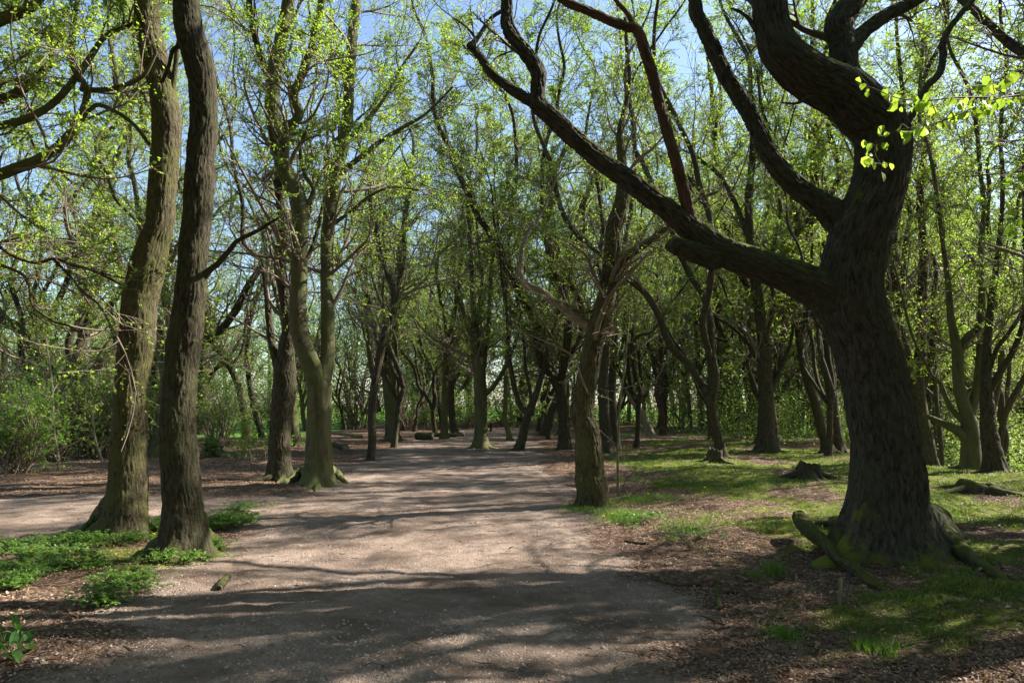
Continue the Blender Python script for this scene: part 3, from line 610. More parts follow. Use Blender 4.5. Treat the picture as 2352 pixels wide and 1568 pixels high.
T('thin_hornbeam', 'thin trunk at the right rim seen in the gap right of the triple stemmed beech', 'hornbeam', [
 [(2163,1028,12),(2158,980,10),(2152,930,9),(2148,880,8),(2138,800,7)]], H=10, bark='dark', leaf='lime', seed=76, flare=.8, fz=.2, dens=.8, depth=24)
T('thin_hornbeam', 'thin dark trunk low at the right edge of the picture behind the rim', 'hornbeam', [
 [(2312,1060,15),(2308,990,12),(2310,930,10),(2318,850,9),(2312,760,7)]], H=10, bark='dark', leaf='lime', seed=77, flare=.8, fz=.2, dens=.8, depth=26)
T('ivy_clad_tree', 'black rough trunk covered with dead ivy, seen right of the close left pair', 'tree', [
 [(467,998,42),(467,960,38),(466,900,34),(469,850,24),(470,800,20),(478,740,14),(470,680,12)],
 [(480,880,12),(492,850,11),(515,833,9),(540,800,7),(560,760,6)]], H=12, bark='dark', leaf='lime', seed=78, flare=.5, fz=.3, dens=.8, amp=.05)
T('bent_tree', 'slim brown trunk leaning left with arched top, left of the broad ribbed trunk', 'tree', [
 [(568,1010,22),(563,960,19),(557,923,18),(543,873,15),(523,836,13),(495,795,11),(472,745,9),(460,690,8)],
 [(525,838,8),(552,815,8),(562,770,7),(568,700,6),(585,640,5)]], H=9, bark='ash', leaf='lime', seed=79, flare=.7, fz=.2, dens=.9)
T('pale_hornbeam', 'pale sunlit trunk showing behind the broad ribbed trunk', 'hornbeam', [
 [(676,1024,38),(672,980,30),(668,930,26),(664,880,22),(668,820,16),(655,760,12),(640,700,10)]], H=12, bark='beech', leaf='lime', seed=80, flare=1.2, fz=.3, roots=4, dens=.9)
T('ivy_hornbeam', 'grey green trunk wrapped in ivy between the arched slim tree and the ribbed trunk', 'tree', [
 [(602,1005,14),(590,960,13),(580,920,13),(572,870,12),(566,820,10),(572,760,9)]], H=10, bark='mossy', leaf='green', seed=81, flare=.6, fz=.2, dens=.8)
# a tree just beyond the left edge sends its limbs into the picture
T('spreading_hornbeam', 'green barked limbs reaching in from a tree beyond the left edge', 'hornbeam', [
 [(-300,1250,70),(-290,1100,62),(-260,900,60),(-220,700,56),(-190,520,52),(-180,380,48),(-190,240,44),(-200,100,40),(-180,-60,34)],
 [(-185,430,36),(-100,425,32),(-40,408,28),(0,400,27),(40,386,26),(83,370,25),(133,337,23),(167,300,20),(190,258,18),(200,213,16),(190,187,14),(165,150,11),(168,100,10)],
 [(190,205,12),(233,207,12),(283,197,11),(330,173,10),(360,120,7)],
 [(-185,330,26),(-100,310,22),(-30,296,19),(10,287,18),(50,277,18),(100,253,17),(140,220,16),(173,180,15),(207,133,14),(233,93,12),(262,72,11),(300,57,9),(360,20,7)],
 [(-190,280,30),(-100,250,26),(-10,232,22),(50,207,20),(100,163,18),(120,133,14),(107,83,12),(70,67,9)],
 [(-200,140,40),(-100,100,34),(-20,55,30),(30,35,27),(66,20,22),(100,-10,16),(140,-60,12)],
 [(190,268,10),(215,245,10),(235,243,10),(283,267,9),(317,297,9),(343,333,8)],
 [(-200,520,16),(-100,530,12),(-40,548,9),(0,567,8),(33,589,8),(83,603,8),(127,594,7),(167,609,7),(217,623,6),(283,656,4)],
 [(127,600,6),(160,633,6),(187,666,5),(233,703,4),(277,733,3)],
 [(-210,560,14),(-100,590,10),(-30,605,8),(0,609,7),(50,629,7),(67,656,7),(77,703,6),(127,739,6),(160,749,5),(193,773,4)]],
 H=13, bark='beech', leaf='lime', seed=91, flare=1, fz=.3, noext=(2, 4, 6, 7, 8, 9), mats={7: 'red', 8: 'red'}, drift={1: .15, 3: .2, 4: .3, 5: .1, 7: .2, 9: .2}, dens=1.0, leafn=12, lsize=.042, hmin=2.6, l1=(.7, 2.4))

# ------------------------------------------------------------------ filler trees of the wood: a few kinds, copied with their parts
def gen_stems(rng, H, r):
    z = rng.uniform(.8, 3.2); d = nrm(np.array([rng.normal(0, .08), rng.normal(0, .08), 1])); pts = [np.zeros(3)]; rd = [r*1.15]
    n = 4
    for k in range(n): d = nrm(d+rng.normal(0, .1, 3)*np.array([1, 1, 0])); pts.append(pts[-1]+d*z/n); rd.append(r)
    stems = []
    for q in range(rng.integers(3, 6)):
        a = rng.uniform(0, 6.28); e = nrm(np.array([math.cos(a)*.38, math.sin(a)*.38, 1])); sp = [pts[-1-rng.integers(0, 2)]]; sr = [r*rng.uniform(.45, .8)]; m = int((H-z)/.8)
        for k in range(m):
            e = nrm(e+rng.normal(0, .30, 3)*np.array([1, 1, .3])+np.array([0, 0, .24])); sp.append(sp[-1]+e*.8); sr.append(sr[0]*max(.06, 1-(k+1)/m)**.8)
        stems.append((sp, sr, 1.))
    return [(pts, rd, 1.)]+stems
def gen_tree(name, seed, H=13, r=.2, bark='dark', leaf='lime', loc=(0, 0, 0), label='', cat='beech', group=None, **ck):
    rng = np.random.default_rng(seed); st = gen_stems(rng, H, r); root = thing(name, label, cat, loc, group); L_ = np.array(loc, float)
    for k, (pts, rd, wt) in enumerate(st):
        pts = [p+L_ for p in pts]
        if k == 0: pts[0] = pts[0]-np.array([0, 0, .4])
        V_, F_, A_2 = tube(pts, rd, 14, .15, .008, 12, .12, .9 if k == 0 else 0, .3, 5, seed+k, L_[2]); B = Bag(); B.add(V_, F_, A_2)
        B.build('trunk' if k == 0 else 'limb', M[bark], root, L_, True, True)
    a = dict(dens=.9, leafn=12, lsize=.052, rmin=.0065, hmin=2.2); a.update(ck)
    crown(root, L_, [([p+L_ for p in pts], rd, wt) for pts, rd, wt in st], rng, H, 30, leaf, **a)
    return root
def copy_tree(o, parent=None):
    c = o.copy(); C.objects.link(c); c.parent = parent
    for ch in list(o.children): copy_tree(ch, c)
    return c
GR = 'slender beeches of the background wood'
kinds = [gen_tree('background_beech', 200+k, H=[21, 19, 22, 17, 20][k], r=[.19, .15, .24, .13, .17][k], bark=['dark', 'beech', 'dark', 'dark', 'beech'][k], group=GR) for k in range(5)]
kinds += [gen_tree('background_beech', 230+k, H=[18, 20, 16][k], r=[.12, .15, .10][k], bark='dark', group=GR, dens=.5, hmin=4) for k in range(3)]
rng = np.random.default_rng(5)
spots = [(v[1][0], v[1][1]) for v in SUMM]+[(6.5, 15), (5.5, 19.5), (8.3, 12.5)]
n_own = len(spots)
spots += [(1.9, 25), (-1.3, 33), (10.5, 29)]
def free(x, y, m):
    return all((x-a)**2+(y-b)**2 > m*m for a, b in spots) and pathmask(np.array([x]), np.array([y]))[0] < .2 and not (abs(x/y+.018) < .03 and y < 42)
for n_, (xa, xb, ya, yb), mm in ((10, (-9, 3, 40, 62), 3), (10, (3, 22, 36, 60), 3), (12, (13, 40, 18, 52), 3), (9, (-24, -9, 17, 44), 3.4)):
    k = 0; tries = 0
    while k < n_ and tries < 500:
        tries += 1; x = rng.uniform(xa, xb); y = rng.uniform(ya, yb)
        if xa == -24 and abs(x/y+.5) > .27: continue
        if x/y > .85 or x/y < -.85: continue
        if free(x, y, mm): spots.append((x, y)); k += 1
main_n = len(spots); k = 0
while k < 26:
    y = rng.uniform(20, 46); x = y*rng.uniform(.14, .74) if k < 20 else y*rng.uniform(-.3, .1)
    if free(x, y, 1.6): spots.append((x, y)); k += 1
used = set()
spots = spots[n_own:]; main_n -= n_own
for q, (x, y) in enumerate(spots):
    k = q % 5 if q < main_n else 5+q % 3
    o = kinds[k] if k not in used else copy_tree(kinds[k]); used.add(k)
    s = rng.uniform(.85, 1.15); o.location = (x, y, h1(x, y)-.05); o.rotation_euler = (0, 0, rng.uniform(0, 6.28)); o.scale = (s, s, s)
    o['label'] = 'slender far beech half hidden in the background wood, lime leaves on thin wavy stems'
# unseen trees added right, left and behind to cast shade and block sky light
shade = [gen_tree('added_shade_hornbeam', 300+k, H=17, r=[.22, .3, .22][k], bark='dark', dens=[.55, .6, 1.6][k], leafn=[5, 5, 14][k], lsize=[.06, .06, .06][k], rmin=.006) for k in range(3)]
SH = [(9.6, 6.8, 1, 1), (17, 7, 1.2, 3.3), (12.4, 9.4, .8, 2.2), (8.8, 2.2, .9, 4), (13.5, 4.2, 1.1, .4), (19, 15, 1.1, 1.4), (8.4, 7.7, 1, 2), (10.6, 10.2, 1, .9), (5.5, -1.5, 1, .3), (10, -3, 1.1, 2.3), (1.5, -5, 1, 5), (-4, -3.5, 1.1, 1), (-9.5, 1.5, 1, 2), (-11, 6, 1, 4), (6.5, -7, 1, 0), (-3, -9, 1, 3), (14.5, 0, 1, 1.7), (-9.5, -2, 1.2, .2), (-2.2, -3, 1.1, 2.1), (2.6, -3.5, 1.1, 3), (-12, 2, 1.2, 5), (-15, 8, 1.2, 1), (0, -8, 1.2, 1), (5, -11, 1.2, 4), (-8, -8, 1.2, 2), (11, -8, 1.2, 2.6)]
for q, (x, y, s, a) in enumerate(SH):
    o = shade[q] if q < 2 else (shade[2] if q == len(SH)-1 else copy_tree(shade[2 if (y < 1.8 or x < 0) else q % 2]))
    o.location = (x, y, h1(x, y)-.05); o.rotation_euler = (0, 0, a); o.scale = (s, s, s)
    tag(o, 'unseen leafy hornbeam added outside the picture to cast shade and block sky light', 'hornbeam', 'added shade trees outside the picture')

# ------------------------------------------------------------------ far wood, read as one mass
rng = np.random.default_rng(9)
TB = Bag(); LB = []; LD = []
def far_tree(x, y, H, r, z=None, nl=2600, spread=3.2, zlo=.12):
    z = h1(x, y) if z is None else z; b = np.array([x, y, z]); d = np.array([rng.normal(0, .08), 0, 1.])
    n1 = 12; st = np.repeat(b[None]-[[0, 0, .5]], 1, 0); p, r_ = grow(st, nrm(d)[None], np.array([H]), np.array([r]), 9, rng, .10, .1, .15); TB.add(*tubes(p, r_, 6))
    s, di, ln, rr, t = kids(p, r_, 22, rng, .15, (25, 55), (.25, .45), .5); p1, r1 = grow(s, di, ln*1.3, np.maximum(rr, .03), 6, rng, .22, .08); TB.add(*tubes(p1, r1, 4))
    s, di, ln, rr, t = kids(p1, r1, 6, rng, .1, (30, 60), (.3, .6), .5); p2, r2 = grow(s, di, ln, np.maximum(rr, .016), 4, rng, .22, .03); TB.add(*tubes(p2, r2, 3))
    idx = rng.integers(0, len(p2), nl); f = rng.integers(1, 5, nl); q = p2[idx, f]+rng.normal(0, .22, (nl, 3)); LB.append(q); LD.append(rng.normal(0, 1, (nl, 3)))
for k in range(46):
    a = R(-44)+R(92)*(k+rng.uniform(-.4, .4))/46; d = rng.uniform(62, 80) if a > R(-12) else rng.uniform(85, 105); x, y = d*math.sin(a), d*math.cos(a)
    far_tree(x, y, rng.uniform(20, 26) if a > R(-12) else rng.uniform(14, 19), .28)
for k in range(40):
    a = R(12)+R(34)*(k+rng.uniform(-.4, .4))/40; d = rng.uniform(44, 62); x, y = d*math.sin(a), d*math.cos(a); far_tree(x, y, rng.uniform(17, 23), rng.uniform(.12, .24), nl=2200)
# leafy understorey of the far wood
def mass(x, y, w_, h_, n):
    z = h1(x, y); q = np.stack([rng.normal(0, w_*.45, n), rng.normal(0, w_*.45, n), rng.random(n)**1.25*h_], -1); q = q+np.array([x, y, z+.1]); k = fbm(q*.55, 5, 3)+rng.normal(0, .05, n) > .39; LB.append(q[k]); LD.append(rng.normal(0, 1, (k.sum(), 3)))
for k in range(66):
    a = R(-45)+R(93)*k/66; d = rng.uniform(52, 66) if a > R(-13) else rng.uniform(78, 92); mass(d*math.sin(a), d*math.cos(a), 4.6, rng.uniform(8, 14), 11000)
for k in range(22):
    a = R(17)+R(30)*k/22; d = rng.uniform(30, 42); mass(d*math.sin(a), d*math.cos(a), 2.6, rng.uniform(2, 4), 3500)
fw = TB.build('far_wood', M['twig_dark']); tag(fw, 'hazy band of leafy trees closing the view behind the nearer trunks', 'wood', kind='stuff')
q = np.concatenate(LB); V_, F_ = leaves(q, np.concatenate(LD), .0021*np.hypot(q[:, 0], q[:, 1])+.02, rng, .6)
tag(mesh('far_foliage', V_, F_, M['far'], None, False), 'mass of fresh green leaves of the far wood between and behind the trunks', 'foliage', kind='stuff')

# ------------------------------------------------------------------ shrubs and saplings
def shrub(name, label, px, py, wpx, hpx, leaf, seed, cat='shrub', depth=None, ls=.06, n=16, group=None, leafn=9, stem='twig', up=.12, flatness=.3):
    rng = np.random.default_rng(seed); b = G(px, py) if depth is None else P(px, py, depth)
    group = group or {'beech_shrub': 'shrubs of the understorey', 'holly_bush': 'evergreens behind the trunks'}[name]
    if depth is not None: b[2] = h1(b[0], b[1])
    w_ = wpx/F*b[1]; hh = hpx/F*b[1]; root = thing(name, label, cat, b, group)
    st = np.repeat(b[None], n, 0)+rng.normal(0, w_*.12, (n, 3))*[1, 1, 0]; a = rng.uniform(0, 6.28, n); el = rng.uniform(.25, 1.4, n)
    di = np.stack([np.cos(a)*np.cos(el)*w_/hh*.8, np.sin(a)*np.cos(el)*w_/hh*.8, np.sin(el)], -1)
    p1, r1 = grow(st, di, hh*rng.uniform(.6, 1.05, n), np.full(n, .006+.012*hh/2), 9, rng, .16, up)
    s, d, l, r, t = kids(p1, r1, 8, rng, .15, (35, 75), (.3, .6), .5, .5); p2, r2 = grow(s, d, l*.9, np.maximum(r, .004), 5, rng, .15, .0)
    s, d, l, r, t = kids(p2, r2, 4, rng, .1, (30, 60), (.35, .7), .5, .6); p3, r3 = grow(s, d, np.maximum(l, .12), np.maximum(r, .003), 3, rng, .15, 0)
    B = Bag(); B.add(*tubes(p1, r1, 6)); B.add(*tubes(p2, r2, 3)); B.add(*tubes(p3, r3, 3)); B.build('stems', M[stem], root, b)
    idx = np.repeat(np.arange(len(p3)), leafn); f = rng.uniform(.1, 1, len(idx))*2.99; i = np.minimum(f.astype(int), 2); fr_ = (f-i)[:, None]
    lp = p3[idx, i]+(p3[idx, i+1]-p3[idx, i])*fr_; T_ = nrm(p3[idx, i+1]-p3[idx, i]); qn = rng.normal(0, 1, (len(idx), 3)); qn[:, 2] *= flatness
    V_, F_ = leaves(lp, nrm(T_+nrm(qn)), ls, rng, 1.1); mesh('foliage', V_, F_, M[leaf], root, False, loc=b); return root
shrub('holly_bush', 'tall dark glossy evergreen rising behind the slim leaning tree', 822, 985, 90, 330, 'deep', 401, 'holly', ls=.09, n=22, leafn=12)
shrub('holly_bush', 'dark evergreen low behind the mossy footed trunk left of the path', 930, 988, 70, 230, 'deep', 402, 'holly', ls=.09, n=18)
shrub('beech_shrub', 'layered bright green shrub behind the cut log', 975, 985, 110, 120, 'green', 403, 'beech shrub', ls=.10, n=18, flatness=.1)
shrub('beech_shrub', 'lime green shrub between the slender grey trunk and the stout beech', 1068, 985, 90, 140, 'lime', 404, 'beech shrub', ls=.10, n=16, flatness=.1)
shrub('beech_shrub', 'leafy low shrub right behind the bench', 1150, 978, 100, 110, 'green', 405, 'beech shrub', ls=.10, n=16, flatness=.1)
shrub('beech_shrub', 'light green shrub behind the twisted double tree', 1222, 985, 90, 150, 'lime', 406, 'beech shrub', ls=.09, n=16, flatness=.1)
shrub('beech_shrub', 'small dark shrub at the foot of the dead ivy trunk', 492, 1048, 80, 60, 'deep', 407, 'shrub', ls=.06, n=14)
shrub('beech_shrub', 'green bush left of the slim leaning tree under the holly', 790, 985, 80, 80, 'green', 408, 'beech shrub', ls=.09, n=14)
shrub('beech_shrub', 'spray of lime leaves between the arched slim tree and the ribbed trunk', 600, 860, 80, 110, 'lime', 409, 'beech shrub', depth=19, ls=.06, n=10)
for q, (px, py, wp, hp, lf, lb) in enumerate([
  (30, 1085, 170, 210, 'green', 'leafy thicket at the far left edge beyond the side path'),
  (120, 1060, 170, 250, 'lime', 'loose sunlit thicket around the thin pale sapling at the left'),
  (210, 1050, 130, 230, 'green', 'green thicket close left of the bent olive trunk'),
  (355, 1045, 60, 200, 'lime', 'bright bush seen in the gap between the close left pair'),
  (500, 1010, 90, 150, 'green', 'thicket right of the dead ivy trunk'),
  (60, 1010, 260, 260, 'green', 'taller thicket behind at the far left edge'),
  (250, 1000, 200, 280, 'green', 'taller thicket behind the bent olive trunk'),
  (410, 990, 140, 240, 'green', 'tall bush further back between the left pair and the ivy trunk'),
  (620, 985, 120, 150, 'green', 'low bush behind the broad ribbed trunk')]):
    shrub('thicket', lb, px, py, wp, hp, lf, 420+q, 'thicket', ls=.07, n=40, group='thickets beyond the side path', leafn=6, flatness=.15)
for q, (px, py, wp, hp, lf, lb) in enumerate([
  (1560, 985, 110, 170, 'lime', 'lime shrub behind the wavy reddish trunk'),
  (1630, 980, 90, 150, 'lime', 'lime shrub between the two far trunks on the mossy rise'),
  (1800, 990, 100, 190, 'green', 'green shrub between the thick forked trunk and the narrow one'),
  (1870, 990, 110, 160, 'lime', 'lime shrub behind the curved brown trunk'),
  (1965, 1000, 110, 120, 'lime', 'lime shrub low behind the huge dark tree'),
  (2175, 1060, 120, 160, 'lime', 'backlit shrub right of the triple stemmed beech'),
  (2330, 1075, 120, 150, 'lime', 'backlit shrub at the right edge of the picture')]):
    shrub('beech_shrub', lb, px, py, wp, hp, lf, 440+q, 'beech shrub', ls=.08, n=16, flatness=.15, leafn=8)
def sapling(name, label, pts, seed, leaf='lime', n=24, ls=.05, base=None, material='pale', lw=.5, leafn=6):
    rng = np.random.default_rng(seed); b = G(pts[0][0], pts[0][1]); root = thing(name, label, 'sapling', b, 'thin saplings'); P3 = []; rd = []
    for x, y, w_ in pts: P3.append(P(x, y, b[1])); rd.append(w_/2/F*b[1])
    P3[0] = b-np.array([0, 0, .05]); V_, F_, A_2 = tube(P3, rd, 10, .04, .001, seed=seed); B = Bag(); B.add(V_, F_, A_2); B.build('trunk', M[material], root, b, True, True)
    q, r = spline(P3, rd, .1); S = q[None, len(q)//8:]; s, d, l, rr, t = kids(S, np.maximum(r[None, len(q)//8:], .005), n, rng, .05, (40, 75), (.08, .16), .6)
    p2, r2 = grow(s, d, l+lw*.5, np.maximum(rr*.6, .003), 5, rng, .15, .03); s, d, l, rr, t = kids(p2, r2, 4, rng, .1, (30, 60), (.3, .6), .6, .5); p3, r3 = grow(s, d, l+.05, np.maximum(rr, .0025), 3, rng, .15, 0)
    B = Bag(); B.add(*tubes(p2, r2, 4)); B.add(*tubes(p3, r3, 3)); cr = B.build('crown', M['twig_pale'], root, b)
    idx = np.repeat(np.arange(len(p3)), leafn); f = rng.integers(1, 4, len(idx)); V_, F_ = leaves(p3[idx, f], nrm(p3[idx, f]-p3[idx, f-1]+rng.normal(0, .5, (len(idx), 3))), ls, rng, 1., True); mesh('foliage', V_, F_, M[leaf], cr, False, loc=b); return root
sapling('sapling', 'thin pale sapling in the thicket at the far left', [(136,1080,7),(132,1040,7),(124,990,6),(121,920,6),(117,860,5),(108,800,4),(100,740,3)], 501)
sapling('sapling', 'very thin straight sapling just right of the stout twisted trunk', [(1419,1140,7),(1419,1090,6),(1419,1023,5),(1425,923,4),(1433,856,4),(1440,790,3),(1446,720,2)], 502, n=8, lw=.25, leafn=1)
sapling('sapling', 'small sapling with a few lime leaves at the foot of the stout twisted trunk', [(1428,1128,4),(1436,1105,3),(1448,1090,3),(1470,1088,2)], 503, n=9, ls=.055, lw=.25, leafn=4, material='pale')
sapling('sapling', 'short dead stem leaning in front of the thicket at the left', [(238,1062,6),(225,1030,5),(215,985,4),(212,930,3)], 504, n=8, leafn=2)

# the hazel beyond the right edge: one leafy branch hangs into the picture
hz = np.array([3.6, 2.9, 0.]); hz[2] = h1(3.6, 2.9)
root = thing('hazel_bush', 'hazel with large backlit lime leaves hanging in at the upper right edge', 'hazel', hz)
rng = np.random.default_rng(77)
main = [hz+np.array([0, 0, -.05]), hz+np.array([.05, .02, .9]), hz+np.array([-.05, .05, 1.8]), hz+np.array([-.15, .03, 2.6]), hz+np.array([.1, .2, 3.4])]
V_, F_, A_2 = tube(main, [.03, .026, .022, .018, .01], 10, .05, .001); B = Bag(); B.add(V_, F_, A_2); B.build('trunk', M['pale'], root, hz, True, True)
W1 = [[(2480,215,6),(2352,212,4),(2300,222,3.5),(2200,224,3),(2120,232,2.5),(2060,225,2),(2010,205,1.5),(1965,190,1)],
      [(2420,215,5),(2300,225,3),(2235,248,2.5),(2180,272,2),(2120,290,2),(2060,300,1.6),(2030,315,1.4),(2010,335,1.2),(2012,360,1.2),(2030,385,1)],
      [(2480,330,5),(2400,350,3),(2350,380,3),(2300,420,2),(2265,455,1.5),(2240,490,1)],
      [(2500,420,5),(2420,450,3),(2352,490,2),(2310,520,1.5),(2290,560,1)],
      [(2500,150,5),(2420,165,3),(2352,180,2),(2290,190,1.5),(2230,200,1)]]
for q, wl in enumerate(W1):
    P3 = [P(x, y, 2.9-.1*q+.12*math.sin(x/90.)) for x, y, _ in wl]; P3 = [np.array([hz[0]-.1, hz[1], P3[0][2]+.05])]+P3; rd = [.006]+[w_/F*2.9*.6 for _, _, w_ in wl]
    V_, F_, A_2 = tube(P3, rd, 6, .03, 0); B = Bag(); B.add(V_, F_, A_2)
    Q, r = spline(P3[1:], rd[1:], .02); n = int(len(Q)*[1.2, 1.5, 1., 1., .8][q]); i = rng.integers(1, len(Q)-1, n); tw = nrm(rng.normal(0, 1, (n, 3))*[1, .7, .35])
    e = Q[i]+tw*rng.uniform(.01, .055, n)[:, None]; pp = np.stack([Q[i], (Q[i]+e)/2, e], 1); B.add(*tubes(pp, np.full((n, 3), .0011), 3)); br = B.build('branch', M['twig_dark'], root, hz)
    lp = e; ld = nrm(tw*.35+np.array([0, 0, -.75])+nrm(Q[i+1]-Q[i-1])*.2); ld = nrm(ld)
    up = nrm(rng.normal(0, .6, (n, 3))+np.array([0, -1, .3])); V_, F_ = leaves(lp, ld, .042, rng, .0, True, .95); mesh('foliage', V_, F_, M['lime'], br, False, loc=hz)

# ------------------------------------------------------------------ stumps, logs, bench, rail
def lump(c, size, seed, m=4, nz=.3, flat=.8, seg=22):
    """uneven rounded block"""
    th = np.linspace(0, 2*math.pi, seg, endpoint=False); ph = np.linspace(.02, math.pi-.02, seg//2); T_, P_ = np.meshgrid(th, ph)
    D = np.stack([np.cos(T_)*np.sin(P_), np.sin(T_)*np.sin(P_), np.cos(P_)], -1); r = 1+nz*2*(fbm(D*1.7+seed*3.1, seed, 3)-.5); V = D*r[..., None]*np.array(size)+np.array(c)
    n, s = V.shape[:2]; i = np.arange(n-1)[:, None]*s; j = np.arange(s)[None]; j2 = (j+1) % s
    return V.reshape(-1, 3), np.stack([i+j, i+s+j, i+s+j2, i+j2], -1).reshape(-1, 4), V.reshape(-1, 3)*1.0
def stump(label, px, py, wpx, hpx, seed, m='dark'):
    b = G(px, py); r = wpx/2/F*b[1]; hh = hpx/F*b[1]; root = thing('tree_stump', label, 'tree stump', b, 'old stumps on the mossy ground')
    V_, F_, A_2 = tube([b-[0, 0, .15], b+[0, 0, hh*.35], b+[.02, 0, hh*.8], b+[.03, 0, hh]], [r*.78, r*.72, r*.66, r*.6], 72, .015, .02, 20, .30, .7, .1, 6, seed, b[2], cap=False)
    n = len(V_)//72; V_ = V_.reshape(n, 72, 3); top = V_[-1].copy()
    jag = .5*(vn(np.stack([np.cos(np.linspace(0, 6.28, 72))*3, np.sin(np.linspace(0, 6.28, 72))*3, np.full(72, seed)], -1), seed)-.45)*hh*.7; V_[-1, :, 2] += jag; V_[-2, :, 2] += jag*.6
    B = Bag(); B.add(V_.reshape(-1, 3), F_, A_2); B.build('trunk', M[m], root, b, True, True)
    rings = []; 
    for k, (f, dz) in enumerate([(.98, 0), (.8, -.25), (.5, -.4), (.05, -.45)]): rings.append((top.mean(0)+(V_[-1]-top.mean(0))*f)*[1, 1, 0]+np.stack([0*jag, 0*jag, (V_[-1, :, 2])*f+(1-f)*top[:, 2].mean()+dz*hh*.6], -1))
    Vc = np.concatenate(rings); i = np.arange(3)[:, None]*72; j = np.arange(72)[None]; j2 = (j+1) % 72
    Vc[:, 2] += (vn(Vc*30, 4)-.5)*.03; B = Bag(); B.add(Vc, np.stack([i+j, i+j2, i+72+j2, i+72+j], -1).reshape(-1, 4), Vc); B.build('cut_face', M['mossy'], root, b, True, True)
    for q in range(4):
        a = q*1.57+seed; pts = [b+np.array([math.cos(a)*r*t, math.sin(a)*r*t, 0]) for t in (.6, 1.2, 1.9, 2.4)]; pts = [np.array([p[0], p[1], h1(p[0], p[1])+z]) for p, z in zip(pts, (hh*.3, .02, 0, -.03))]
        V_, F_, A_2 = tube(pts, [r*.3, r*.22, r*.13, r*.06], 12, .03, .006, seed=q); B = Bag(); B.add(V_, F_, A_2); B.build('root', M[m], root, b, True, True)
stump('low dark rotten stump with jagged top left of the huge dark tree', 1858, 1100, 76, 34, 3)
stump('small broken stump leaning on the mossy ground, the leftmost one', 1642, 1062, 46, 30, 7)
stump('flat moss covered stump on the sunny moss right of the huge dark tree', 2248, 1132, 100, 16, 5, 'mossy')
def log(name, label, cat, pts, m='dark', seed=1, lift=0., amp=.008, absz=None, sides=40, group=None, cut=None, lump=.15):
    P3 = []; rd = []; group = group or {'stick': 'fallen sticks', 'cut_log': 'logs lying about'}.get(name)
    b0 = G(pts[0][0], pts[0][1])
    for p in pts:
        g = G(p[0], p[1]+p[2]*.35); r = p[2]/2/F*g[1]; z = p[3] if len(p) > 3 else 0
        P3.append(np.array([g[0], g[1], h1(g[0], g[1])+r*.7+lift+z])); rd.append(r)
    root = thing(name, label, cat, (P3[0][0], P3[0][1], h1(P3[0][0], P3[0][1])), group); L_ = np.array(root.location)
    V_, F_, A_2 = tube(P3, rd, sides, .015, amp, 30, lump, seed=seed); B = Bag(); B.add(V_, F_, A_2); B.build('wood', M[m], root, L_, True, True)
    for e, k in ((0, 1), (-1, -2)):
        v = nrm(P3[e]-P3[k]); th = np.linspace(0, 6.28, 20, endpoint=False); a = nrm(np.cross(v, [0, .1, 1])); c = np.cross(v, a)
        o_ = P3[e]+v*(rd[e]*.02+.004+(.3*rd[e] if e == -1 else 0)); Vv = np.concatenate([[o_], o_+(np.cos(th)[:, None]*a+np.sin(th)[:, None]*c)*rd[e]*.93, o_-v*rd[e]*.35+(np.cos(th)[:, None]*a+np.sin(th)[:, None]*c)*rd[e]*.97])
        j = np.arange(20); F1 = np.stack([0*j, j+1, (j+1) % 20+1], -1); F2 = np.stack([j+1, j+21, (j+1) % 20+21, (j+1) % 20+1], -1)
        B = Bag(); B.add(Vv, [F1, F2], Vv*3); B.build('cut_face', M[cut or 'pale'], root, L_, True, True)
    return root
# the old mossy limb lying at the foot of the huge tree
log('fallen_limb', 'short thick fallen limb with grey cut end leaning at the huge dark trunk', 'log', [(1838,1224,34,.16),(1864,1252,34,.12),(1893,1268,31,.09),(1922,1292,27,.05),(1958,1304,29,.01),(1992,1330,27,-.01),(2025,1346,22,-.03),(2052,1372,14,-.06)], 'brown', 3, amp=.022, lump=.3)
log('cut_log', 'short dark log piece lying on the path near the ridged trunk', 'log', [(502,1352,18),(512,1338,18),(524,1324,16)], 'dark', 4, lift=0)
log('cut_log', 'thick cut log lying left of the slender grey trunk', 'log', [(960,1003,20),(975,1003,20),(992,1003,20)], 'dark', 5, sides=24)
log('cut_log', 'long low log behind the slender grey trunk', 'log', [(995,1000,12),(1025,999,12),(1062,998,12)], 'dark', 5, sides=20)
log('cut_log', 'dark broken log lying between the forked green tree and the path', 'log', [(748,1018,10),(775,1022,14),(795,1030,16)], 'dark', 15, sides=24)
log('cut_log', 'thin brown log lying behind the forked green tree', 'log', [(757,992,7),(790,997,8),(830,1003,7)], 'pale', 16, sides=16)
log('stick', 'pale forked stick standing up in the grass at the lower right', 'stick', [(1932,1402,7),(1930,1385,7,.05),(1933,1368,8,.12)], 'pale', 17, sides=14)
log('stick', 'pinkish bent twig lying in the lower right corner grass', 'stick', [(2008,1515,8),(2016,1500,8,.01),(2034,1502,7,.02),(2042,1498,5,.02)], 'red', 18, sides=14)
log('stick', 'long thin pale twig arching over the ground below the huge dark tree', 'stick', [(1940,1372,2.5,.10),(1965,1395,2.5,.05),(2010,1420,2.5),(2080,1440,2.5),(2160,1448,2.5),(2240,1446,2)], 'pale', 19, sides=8, amp=0)
log('stick', 'dark thin twig lying across the brown ground right of the path', 'stick', [(1594,1418,3),(1620,1424,3.5),(1660,1435,4),(1700,1450,4)], 'dark', 20, sides=8, amp=0)
log('stick', 'pale short stick at the bottom right of the path', 'stick', [(1408,1552,5),(1415,1540,5),(1425,1528,4)], 'pale', 21, sides=10, amp=0)
log('stick', 'dark knobbly stick lying right of the path below the stout twisted trunk', 'stick', [(1436,1246,6),(1465,1248,7),(1490,1250,6)], 'dark', 22, sides=10, amp=.003)
